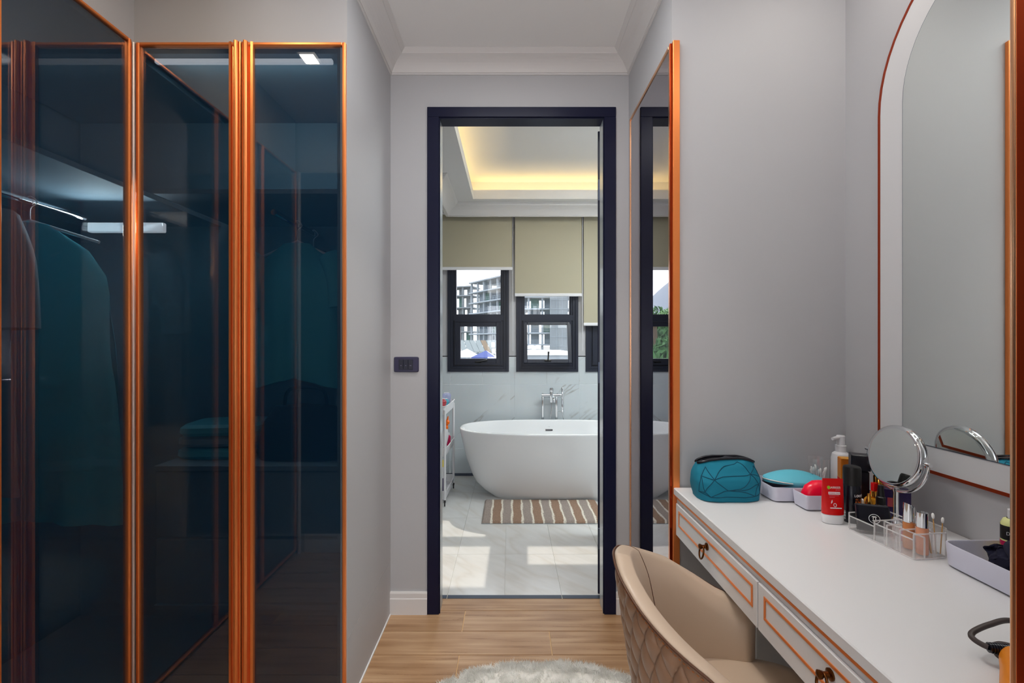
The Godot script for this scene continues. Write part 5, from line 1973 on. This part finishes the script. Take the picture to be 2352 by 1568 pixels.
func near_things() -> void:
	var n := grain(600, 26.0, 3)
	var o := thing("hair_tie", "crumpled navy hair scarf lying in the nearest lilac bin", "hair scarf", V(1.010, TOP + 0.008, 0.900))
	var s := S()
	var f := func(u: float, v: float) -> Vector3:
		var a := -u * TAU
		var r: float = sin(v * PI)
		var p := Vector3(0.060 * r * cos(a), 0.034 * (1.0 - cos(v * PI)), 0.048 * r * sin(a))
		p += Vector3(0.022 * n.get_noise_3d(p.x, p.y, p.z), 0.020 * n.get_noise_3d(p.x + 2.0, p.y, p.z) * r, 0.02 * n.get_noise_3d(p.x + 4.0, p.y, p.z)) 
		p.y = maxf(p.y, 0.0)
		p.x = clampf(p.x, -0.060, 0.073)
		p.z = clampf(p.z, -0.060, 0.08)
		return p
	sheet(s, 72, 40, f)
	put("gathered_cloth", s, M.stretch_navy, o)
	s = S()
	tube(s, smooth_path([Vector3(-0.050, 0.030, 0.050), Vector3(-0.052, 0.052, 0.030), Vector3(-0.036, 0.066, 0.0), Vector3(0.0, 0.064, -0.03)], 8), [0.004, 0.005, 0.006, 0.007, 0.008, 0.009, 0.009, 0.009, 0.009, 0.009, 0.009, 0.009, 0.009, 0.009, 0.009, 0.009, 0.009, 0.008, 0.008, 0.007, 0.006, 0.006, 0.005, 0.004, 0.003], 10)
	put("twisted_end", s, M.stretch_navy, o)
	var y := thing("lotion_bottle", "pale yellow pump bottle with black label in the nearest bin", "bottle", V(1.0555, TOP + 0.008, 0.963), -0.75)
	bottle(y, [[0, 0, 0], [0, 0.023, 0.018, 3], [0.085, 0.023, 0.018, 3], [0.095, 0.019, 0.015, 3], [0.098, 0.014, 0.014]], M.pale_yellow)
	bottle(y, [[0.055, 0.0234, 0.0184, 3], [0.084, 0.0234, 0.0184, 3]], M.black, "label")
	bottle(y, [[0.0, 0.0233, 0.0183, 3], [0.042, 0.0233, 0.0183, 3]], M.yellow, "yellow_band")
	bottle(y, [[0.042, 0.0234, 0.0184, 3], [0.052, 0.0234, 0.0184, 3]], M.magenta, "pink_band")
	bottle(y, [[0.098, 0.0125, 0.0125], [0.116, 0.0125, 0.0125], [0.117, 0.004, 0.004], [0.14, 0.004, 0.004], [0.141, 0.009, 0.009], [0.148, 0.009, 0.009], [0.148, 0, 0]], M.plastic_white, "pump")
	lettering("DA", 0.009, facing(-0.010, 0.069, 0.0185), M.ink_white, y, false, false)
	# curling iron: orange handle hidden behind the copper strip, cord looping over the desk
	var c := thing("curling_iron", "orange handled curling iron with looped dark cord at the vanity's near edge", "curling iron", V(0.70, TOP, 0.68))
	s = S()
	tube(s, [Vector3(0.029, 0.023, 0.009), Vector3(0.014, 0.022, 0.025), Vector3(-0.008, 0.021, 0.05), Vector3(-0.0615, 0.019, 0.10)], [0.010, 0.0145, 0.0165, 0.017], 20)
	put("handle", s, M.handle_orange, c)
	s = S()
	var a := Vector3(0.027, 0.024, 0.007)
	var b := Vector3(0.004, 0.025, 0.0)
	tube(s, [b, a], [0.0055, 0.0085], 14)
	for k in 8:
		var t := (k + 0.5) / 8.0
		var p := b.lerp(a, t)
		var dir := (a - b).normalized()
		tube(s, [p - dir * 0.0011, p + dir * 0.0011], lerpf(0.0068, 0.0098, t), 14)
	put("strain_relief", s, M.ink_navy, c)
	s = S()
	tube(s, smooth_path([b, Vector3(-0.001, 0.0265, -0.006), Vector3(-0.0045, 0.0290, -0.012), Vector3(-0.003, 0.0315, -0.018), Vector3(0.010, 0.034, -0.025), Vector3(0.045, 0.036, -0.037), Vector3(0.090, 0.035, -0.049), Vector3(0.14, 0.022, -0.045), Vector3(0.15, 0.010, -0.01), Vector3(0.10, 0.010, 0.0), Vector3(0.045, 0.021, -0.010), Vector3(0.026, 0.023, -0.009), Vector3(0.018, 0.021, -0.003), Vector3(0.021, 0.012, 0.004), Vector3(0.06, 0.005, 0.02), Vector3(0.14, 0.005, 0.03)], 10), 0.0040, 10)
	put("cord", s, M.cord_grey, c)

# ---------------------------------------------------------------- lamps
func downlight(label: String, x: float, d: float, h: float, e: float, c: Color) -> void:
	var o := thing("ceiling_downlight", label, "downlight", V(x, h, d), 0, "")
	var s := S()
	for sx in [-1, 1]:
		box(s, Vector3(sx * 0.046, -0.006, 0), Vector3(0.012, 0.011, 0.104), 0.002)
		box(s, Vector3(0, -0.006, sx * 0.046), Vector3(0.08, 0.011, 0.012), 0.002)
	put("housing", s, M.plastic_white, o)
	s = S()
	box(s, Vector3(0, -0.003, 0), Vector3(0.07, 0.003, 0.07))
	put("lamp_face", s, M.lamp_face, o)
	area("lamp_light", V(x, h - 0.014, d), Vector3.DOWN, Vector2(0.06, 0.06), e, c, o)

const SPOT_E := 0.62
const UP_E := 1.8

func added_panel(label: String, x: float, d: float, h: float, w: float, l: float) -> void:  # unseen ceiling panel, added to fill its room with light
	var o := thing("ceiling_panel_lamp", label, "ceiling lamp", V(x, h, d))
	var s := S()
	for sx in [-1, 1]:
		box(s, Vector3(sx * (w / 2 + 0.01), -0.010, 0), Vector3(0.02, 0.019, l + 0.04), 0.002)
		box(s, Vector3(0, -0.010, sx * (l / 2 + 0.01)), Vector3(w, 0.019, 0.02), 0.002)
	put("frame", s, M.plastic_white, o)
	s = S()
	box(s, Vector3(0, -0.008, 0), Vector3(w, 0.012, l))
	put("fill_panel", s, M.lamp_face, o)

func lamps() -> void:
	var m := mat("lamp_face", Color(0.95, 0.95, 0.93), 0.5)
	m.emission_enabled = true
	m.emission = Color(1.0, 0.97, 0.92)
	m.emission_energy_multiplier = 1.1
	added_panel("added large fill light panel on the bedroom ceiling behind the camera", 0.2, -2.2, CEIL, 1.6, 1.6)  # added for soft light from behind the camera
	added_panel("added unseen square fill light panel over the middle of the dressing passage", 0.0, 1.25, CEIL, 0.55, 0.55)  # added fill over a part of the ceiling out of view
	added_panel("added unseen long fill light panel in the raised bathroom ceiling above the doorway", 0.80, 2.72, 2.645, 0.8, 0.5)  # added to brighten the bathroom, hidden above the door head
	added_panel("added unseen fill light panel on the lower bathroom ceiling right of the tray", 1.55, 3.0, BC, 0.36, 0.9)  # added to brighten the bathroom and throw the jamb shadows
	downlight("square white ceiling downlight above the dark glass wardrobes", -0.90, 0.99, CEIL, 0.17, Color(1.0, 0.93, 0.82))
	for e in [[0.05, 1.62, "added unseen ceiling spot brightening the rug's far edge"], [0.18, 1.15, "added unseen ceiling spot brightening the bucket chair"]]:  # both spots are added, out of view, to brighten floor, rug and chair
		var sp := thing("ceiling_spot", e[2], "spotlight", V(e[0], CEIL, e[1]))
		var q := S()
		loft(q, [[-0.001, 0.048, 0.048], [-0.006, 0.047, 0.047], [-0.008, 0.040, 0.040], [-0.002, 0.034, 0.034], [-0.001, 0.034, 0.034]], 32)
		put("ring", q, M.plastic_white, sp)
		q = S()
		loft(q, [[-0.001, 0.033, 0.033], [-0.003, 0.033, 0.033], [-0.003, 0, 0]], 28)
		put("lamp_face", q, M.lamp_face, sp)
		var sl := SpotLight3D.new()
		sl.name = "added_spot_light"
		sp.add_child(sl, true)
		sl.position = Vector3(0, -0.012, 0)
		sl.rotation.x = -PI / 2
		sl.spot_angle = 36.0
		sl.spot_angle_attenuation = 0.6
		sl.spot_range = 12.0
		sl.spot_attenuation = 2.0
		sl.light_size = 0.03
		sl.light_energy = SPOT_E
		sl.light_color = Color(1.0, 0.975, 0.94)
		sl.shadow_enabled = true
	var fl := thing("floor_lamp", "added unseen floor lamp with an upward bowl behind the camera, brightening the ceiling", "floor lamp", V(-0.35, 0, -0.62))  # uplighter added out of view to brighten the passage ceiling
	var fs := S()
	loft(fs, [[0, 0, 0], [0, 0.13, 0.13], [0.015, 0.13, 0.13], [0.022, 0.012, 0.012], [0.86, 0.012, 0.012]], 28)
	put("base", fs, M.black, fl)
	fs = S()
	loft(fs, [[0.86, 0.02, 0.02], [0.89, 0.10, 0.10], [0.93, 0.16, 0.16], [0.931, 0.157, 0.157], [0.895, 0.10, 0.10], [0.88, 0, 0]], 36)
	put("bowl", fs, M.plastic_white, fl)
	fs = S()
	loft(fs, [[0.915, 0, 0], [0.915, 0.12, 0.12], [0.92, 0.12, 0.12], [0.92, 0, 0]], 28)
	put("lamp_face", fs, M.lamp_face, fl)
	area("floor_lamp_light", V(-0.35, 0.935, -0.62), Vector3.UP, Vector2(0.2, 0.2), UP_E, Color(0.98, 0.98, 1.0), fl)
	downlight("square white ceiling downlight above the far end of the vanity", 0.93, 1.18, CEIL, 0.085, Color(1.0, 0.97, 0.93))
	downlight("square white ceiling downlight above the near end of the vanity", 0.93, 0.80, CEIL, 0.085, Color(1.0, 0.97, 0.93))

# ---------------------------------------------------------------- outside the windows
# a storey building of bare slabs and columns: p = near right corner, dir = unit vector in plan (x, d) along the front, len, back = unit vector to its rear
func frame_building(label: String, p: Vector2, dir: Vector2, len: float, deep: float, slabs: Array, ground: float, bays: int, m: Material, mw: Material, open_top: bool, onto: Node3D = null) -> Node3D:
	var o: Node3D = onto if onto else thing("construction_building", label, "building", Vector3.ZERO)
	var back := Vector2(dir.y, -dir.x)
	if back.y < 0: back = -back
	var b := Basis(Vector3(dir.x, 0, -dir.y), Vector3.UP, Vector3(dir.x, 0, -dir.y).cross(Vector3.UP))
	var P := func(along: float, h: float, inn: float) -> Vector3: return V(p.x + dir.x * along + back.x * inn, h, p.y + dir.y * along + back.y * inn)
	for h in slabs:
		var s := S()
		box(s, Vector3.ZERO, Vector3(len + 1.0, 0.42, deep), 0.04, Transform3D(b, P.call(len / 2, h, deep / 2)))
		put("floor_slab", s, m, o)
	for k in bays + 1:
		var s := S()
		var top: float = slabs[-1]
		box(s, Vector3.ZERO, Vector3(0.55, top - ground, 0.55), 0.03, Transform3D(b, P.call(len * k / bays, (top + ground) / 2, 0.9)))
		put("column", s, m, o)
	for j in slabs.size() - 1:
		var y0: float = slabs[j] + 0.2
		var y1: float = slabs[j + 1] - 0.2
		var s := S()
		for r in [0.55, 1.05]:
			box(s, Vector3.ZERO, Vector3(len, 0.06, 0.06), 0.0, Transform3D(b, P.call(len / 2, y0 + r, 0.15)))
		for k in bays * 3 + 1:
			box(s, Vector3.ZERO, Vector3(0.05, 1.1, 0.05), 0.0, Transform3D(b, P.call(len * k / (bays * 3.0), y0 + 0.55, 0.15)))
		put("guard_rail", s, m, o)
		for k in bays:
			if open_top and j == slabs.size() - 2 and k % 2 == 0: continue
			s = S()
			var w := len / bays * (0.62 if (k + j) % 3 else 0.85)
			box(s, Vector3.ZERO, Vector3(w, y1 - y0, 0.2), 0.0, Transform3D(b, P.call(len * (k + 0.5) / bays, (y0 + y1) / 2, 3.2)))
			put("wall_panel", s, mw if (k * 2 + j) % 5 else M.net_green, o)
	return o

func outside() -> void:
	mat("concrete_pale", Color(0.48, 0.51, 0.54), 0.9)
	mat("concrete_blue", Color(0.36, 0.41, 0.47), 0.9)
	mat("net_grey", Color(0.40, 0.42, 0.44), 0.95)
	mat("net_green", Color(0.19, 0.37, 0.34), 0.9)
	mat("ground_dust", Color(0.42, 0.40, 0.38), 0.95)
	mat("canvas_white", Color(0.92, 0.92, 0.92), 0.8)
	mat("canvas_blue", Color(0.05, 0.15, 0.42), 0.8)
	mat("steel_frame", Color(0.47, 0.50, 0.52), 0.6)
	mat("roof_grey", Color(0.35, 0.38, 0.39), 0.8)
	mat("roof_orange", Color(0.42, 0.20, 0.12), 0.8)
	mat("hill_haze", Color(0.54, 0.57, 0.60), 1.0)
	mat("leaf_green", Color(0.30, 0.50, 0.20), 0.7)
	mat("leaf_dark", Color(0.24, 0.42, 0.20), 0.8)
	mat("bark", Color(0.36, 0.29, 0.22), 0.95)
	var g := -3.4
	var s := S()
	bx(s, -420, 300, g - 0.5, g, 7.0, 640)
	struct("ground_outside", s, M.ground_dust, "dusty building site ground outside the windows")
	s = S()
	bx(s, -1.3, 2.3, -3.4, -0.14, 2.2, BD + 0.2)
	struct("wall_house_foot", s, M.paint, "lower storey wall of the house under the bathroom")
	# the long block seen obliquely through the left window, its front through the middle one
	var wing := frame_building("long concrete frame building under construction with a netted tower on its front", Vector2(-2.2, 127.2), Vector2(-0.541, 0.841), 19.5, 10.0, [0.8, 4.0, 7.1, 10.3, 13.5, 16.7, 19.9], g, 5, M.concrete_pale, M.concrete_blue, true)
	var fb := frame_building("", Vector2(1.2, 122.0), Vector2(1.0, 0.0), 22.0, 9.0, [0.8, 3.9, 7.1, 10.3, 13.5, 16.7], g, 6, M.concrete_pale, M.concrete_blue, false, wing)
	s = S()
	bx(s, 10.4, 14.9, g, 21.0, 119.6, 121.6, 0.1)
	put("netted_tower", s, M.net_grey, fb)
	s = S()
	for k in 9:
		bx(s, 10.35, 14.95, -2.0 + k * 2.4, -1.9 + k * 2.4, 119.5, 119.6)
	for k in 4:
		bx(s, 10.4 + k * 1.5, 10.5 + k * 1.5, g, 21.0, 119.5, 119.6)
	put("scaffold_bars", s, M.concrete_pale, fb)
	frame_building("greyer netted building standing behind the long concrete block", Vector2(-13.2, 152.0), Vector2(-0.95, 0.312), 12.0, 8.0, [1.0, 5.0, 9.0, 13.0, 17.0, 20.0], g, 4, M.net_grey, M.net_grey, false)
	# slanted roof of loose sheets
	var pr := thing("site_shed", "site shed with slanted sheet roof below the long concrete block", "shed", V(-4.4, g, 62.0))
	for k in 7:
		s = S()
		box(s, Vector3(-2.4 + k * 0.72, 5.0, 0), Vector3(0.66, 0.06, 2.7), 0.0, Transform3D(Basis(Vector3.UP, 0.35) * Basis(Vector3.RIGHT, 0.55), Vector3(0, 0, 0)).translated(Vector3(0, 0.0, 2.5)))
		put("roof_sheet", s, M.roof_grey if k != 4 else M.bark, pr)
	for k in 6:
		s = S()
		bx(s, -2.4 + k * 0.9, -2.28 + k * 0.9, 0.0, 4.6, 0.0, 0.12)
		put("post", s, M.steel_frame, pr)
	s = S()
	bx(s, -2.4, 2.3, 3.4, 3.55, -0.05, 0.05)
	bx(s, -2.4, 2.3, 4.35, 4.5, -0.05, 0.05)
	put("beam", s, M.steel_frame, pr)
	s = S()
	bx(s, -2.4, 2.3, 0.0, 3.3, 1.2, 1.3)
	put("back_wall", s, M.concrete_blue, pr)
	# market tents
	tent("plain white pyramid tent below the slanted sheet roof", Vector3(-3.02, g, -31.0), 1.5, 0.40, 3.85, M.canvas_white, M.canvas_white)
	tent("blue and white pyramid tent outside the bathroom window", Vector3(-1.64, g, -29.0), 1.55, 0.42, 3.75, M.canvas_white, M.canvas_blue)
	var mast := thing("scaffold_mast", "pale steel lattice mast standing beside the slanted shed roof", "mast", V(-1.62, g, 45.0))
	s = S()
	for sx in [-0.13, 0.13]:
		bx(s, sx - 0.03, sx + 0.03, 0.0, 6.3, -0.03, 0.03)
	for k in 12:
		bx(s, -0.13, 0.13, 0.4 + k * 0.5, 0.45 + k * 0.5, -0.02, 0.02)
	put("lattice", s, M.steel_frame, mast)
	for e in [[4.2, 0.0], [3.6, 0.05]]:
		s = S()
		bx(s, -0.2 + e[1], 0.12 + e[1], e[0], e[0] + 0.5, -0.25, -0.05, 0.02)
		put("junction_box", s, M.canvas_white, mast)
	# low roofs right below the middle window
	var lr := thing("site_hall", "long low hall with white sheet roof below the middle window", "hall", V(2.0, g, 26.0))
	s = S()
	prism(s, PackedVector2Array([Vector2(-1.6, 3.95), Vector2(1.6, 3.95), Vector2(1.2, 4.18), Vector2(-1.2, 4.18)]), -4.0, 0.0)
	put("roof", s, M.canvas_white, lr)
	s = S()
	bx(s, -1.5, 1.5, 0.0, 3.95, 0.1, 3.9)
	put("wall", s, M.concrete_pale, lr)
	var near := thing("low_house", "low house with orange brown roof boards seen through the open sash gap", "house", V(1.0, g, 13.0))
	for k in 6:
		s = S()
		bx(s, -1.05 + k * 0.36, -1.05 + k * 0.36 + 0.34, 3.62, 3.92, 0.0, 1.6, 0.01)
		put("roof_board", s, M.roof_orange if k != 4 else M.net_green, near)
	s = S()
	bx(s, -1.0, 1.0, 0.0, 3.62, 0.2, 1.5)
	put("wall", s, M.concrete_pale, near)
	var heap := thing("sandbag_heap", "heap of white sandbags in front of the concrete building", "sandbags", V(1.9, 0.55 + 0.0, 60.0))
	heap.position = V(2.9, g, 60.0)
	for k in 12:
		s = S()
		loft(s, [[-0.13, 0, 0], [-0.11, 0.28, 0.16, 3], [0.0, 0.34, 0.2, 3], [0.11, 0.28, 0.16, 3], [0.13, 0, 0]], 14, Transform3D(Basis(Vector3.UP, k * 1.1), Vector3(-0.75 + (k % 6) * 0.3, 3.9 + 0.24 * (k / 6) + 0.06 * (k % 3), 0.2 * (k % 2))))
		put("sandbag", s, M.canvas_white, heap)
	s = S()
	bx(s, -1.6, 2.4, 0.0, 3.78, -0.6, 0.6)
	put("platform", s, M.concrete_pale, heap)
	# hill and palms, seen in the tall mirror
	var n := grain(700, 0.004, 4)
	s = S()
	var hill := func(u: float, v: float) -> Vector3:
		var x := -420.0 + 360.0 * u
		var dd := 420.0 + 200.0 * v
		var ridge := 78.0 * exp(-pow((x + 222.0) / 95.0, 2.0)) + 20.0 * n.get_noise_2d(x, 7.0)
		return V(x, g + maxf(0.0, ridge * sin(PI * minf(v, 0.999)) * (1.0 + 0.15 * n.get_noise_2d(x * 3.0, dd))), dd)
	sheet(s, 90, 30, hill)
	struct("hill", s, M.hill_haze, "hazy blue wooded hill beyond the building site")
	for e in [["tall palm tree left of the bathroom windows, its crown above the others", -7.3, 26.0, 6.1, 1.0], ["lower palm tree beside the tall one, with a broad crown", -8.6, 24.0, 4.0, 1.15], ["young palm tree nearest to the bathroom windows", -6.6, 20.0, 3.6, 0.9]]:
		palm(e[0], V(e[1], g, e[2]), e[3], e[4])
	for e in [["smaller dark green tree standing behind the palms", -8.6, 30.0, 4.5, 2.2], ["broadest and tallest leafy tree behind the palms", -10.0, 34.0, 5.2, 2.5], ["low bush under the young palm tree", -6.7, 22.0, 3.7, 1.3]]:
		leafy(e[0], V(e[1], g, e[2]), e[3], e[4])

func tent(label: String, at: Vector3, w: float, rise: float, eave: float, ma: Material, mb: Material) -> void:
	var o := thing("canopy_tent", label, "tent", at)
	var top := Vector3(0.12, eave + rise, 0)
	var c := [Vector3(-w / 2, eave, w / 2), Vector3(w / 2, eave, w / 2), Vector3(w / 2, eave, -w / 2), Vector3(-w / 2, eave, -w / 2)]
	for k in 4:
		var s := S()
		var a: Vector3 = c[k]
		var b: Vector3 = c[(k + 1) % 4]
		tri(s, a, b, top)
		tri(s, b - Vector3(0, 0.02, 0), a - Vector3(0, 0.02, 0), top - Vector3(0, 0.02, 0))
		quad(s, a - Vector3(0, 0.16, 0), b - Vector3(0, 0.16, 0), b, a)
		put("roof_side", s, mb if k == 0 else ma, o)
		s = S()
		tube(s, [Vector3(a.x, 0, a.z), a], 0.03, 8)
		put("pole", s, M.steel_frame, o)

func palm(label: String, at: Vector3, h: float, k: float) -> void:
	var o := thing("palm_tree", label, "tree", at)
	var s := S()
	var tr := smooth_path([Vector3.ZERO, Vector3(0.1, h * 0.5, 0), Vector3(0.25, h, 0)], 8)
	var rr := []
	for i in tr.size():
		rr.append(lerpf(0.17, 0.11, float(i) / tr.size()))
	tube(s, tr, rr, 10)
	put("trunk", s, M.bark, o)
	var c := Vector3(0.25, h, 0)
	for i in 15:
		var a := TAU * i / 15.0 + 0.3 * sin(i * 2.0)
		var out := Vector3(cos(a), 0, sin(a))
		var side := Vector3(-sin(a), 0, cos(a))
		var lift: float = 0.9 - 0.9 * (i % 3) * 0.5
		s = S()
		var spine := smooth_path([c, c + out * 0.7 * k + Vector3(0, 0.45 * lift, 0) * k, c + out * 1.5 * k + Vector3(0, 0.35 * lift - 0.2, 0) * k, c + out * 2.1 * k + Vector3(0, -0.55 + 0.3 * lift, 0) * k], 6)
		tube(s, spine, 0.015, 5)
		for j in range(2, spine.size()):
			var p: Vector3 = spine[j]
			var len := 0.55 * k * sin(PI * clampf(j / float(spine.size()), 0.1, 0.95))
			for sg in [-1.0, 1.0]:
				var tip: Vector3 = p + side * sg * len + out * len * 0.5 + Vector3(0, -len * 0.45, 0)
				tri(s, p - out * 0.035, p + out * 0.035, tip)
				tri(s, p + out * 0.035, p - out * 0.035, tip + Vector3(0, -0.01, 0))
		put("frond", s, M.leaf_green, o)

func leafy(label: String, at: Vector3, h: float, r: float) -> void:
	var o := thing("leafy_tree", label, "tree", at)
	var s := S()
	tube(s, [Vector3.ZERO, Vector3(0.05, h * 0.5, 0), Vector3(0, h * 0.8, 0)], [0.14, 0.1, 0.05], 8)
	put("trunk", s, M.bark, o)
	var leaf := S()
	tri(leaf, Vector3(-0.05, 0, 0), Vector3(0.05, 0, 0), Vector3(0, 0.02, 0.16))
	tri(leaf, Vector3(0.05, 0, 0), Vector3(-0.05, 0, 0), Vector3(0, -0.02, -0.12))
	leaf.generate_normals()
	var mm := MultiMesh.new()
	mm.transform_format = MultiMesh.TRANSFORM_3D
	mm.mesh = leaf.commit()
	mm.instance_count = 1800
	var r2 := RandomNumberGenerator.new()
	r2.seed = int(r * 100.0)
	for k in 1800:
		var d := Vector3(r2.randfn(), r2.randfn(), r2.randfn()).normalized() * pow(r2.randf(), 0.35)
		d *= r * (1.0 + 0.25 * sin(d.x * 5.0) * cos(d.z * 4.0))
		mm.set_instance_transform(k, Transform3D(Basis.from_euler(Vector3(r2.randf() * 6.0, r2.randf() * 6.0, r2.randf() * 6.0)).scaled(Vector3.ONE * 1.8), Vector3(0, h, 0) + d * Vector3(1, 0.8, 1)))
	var mi := MultiMeshInstance3D.new()
	mi.name = "foliage"
	mi.multimesh = mm
	mi.material_override = M.leaf_dark
	mi.set_meta("kind", "stuff")
	o.add_child(mi, true)
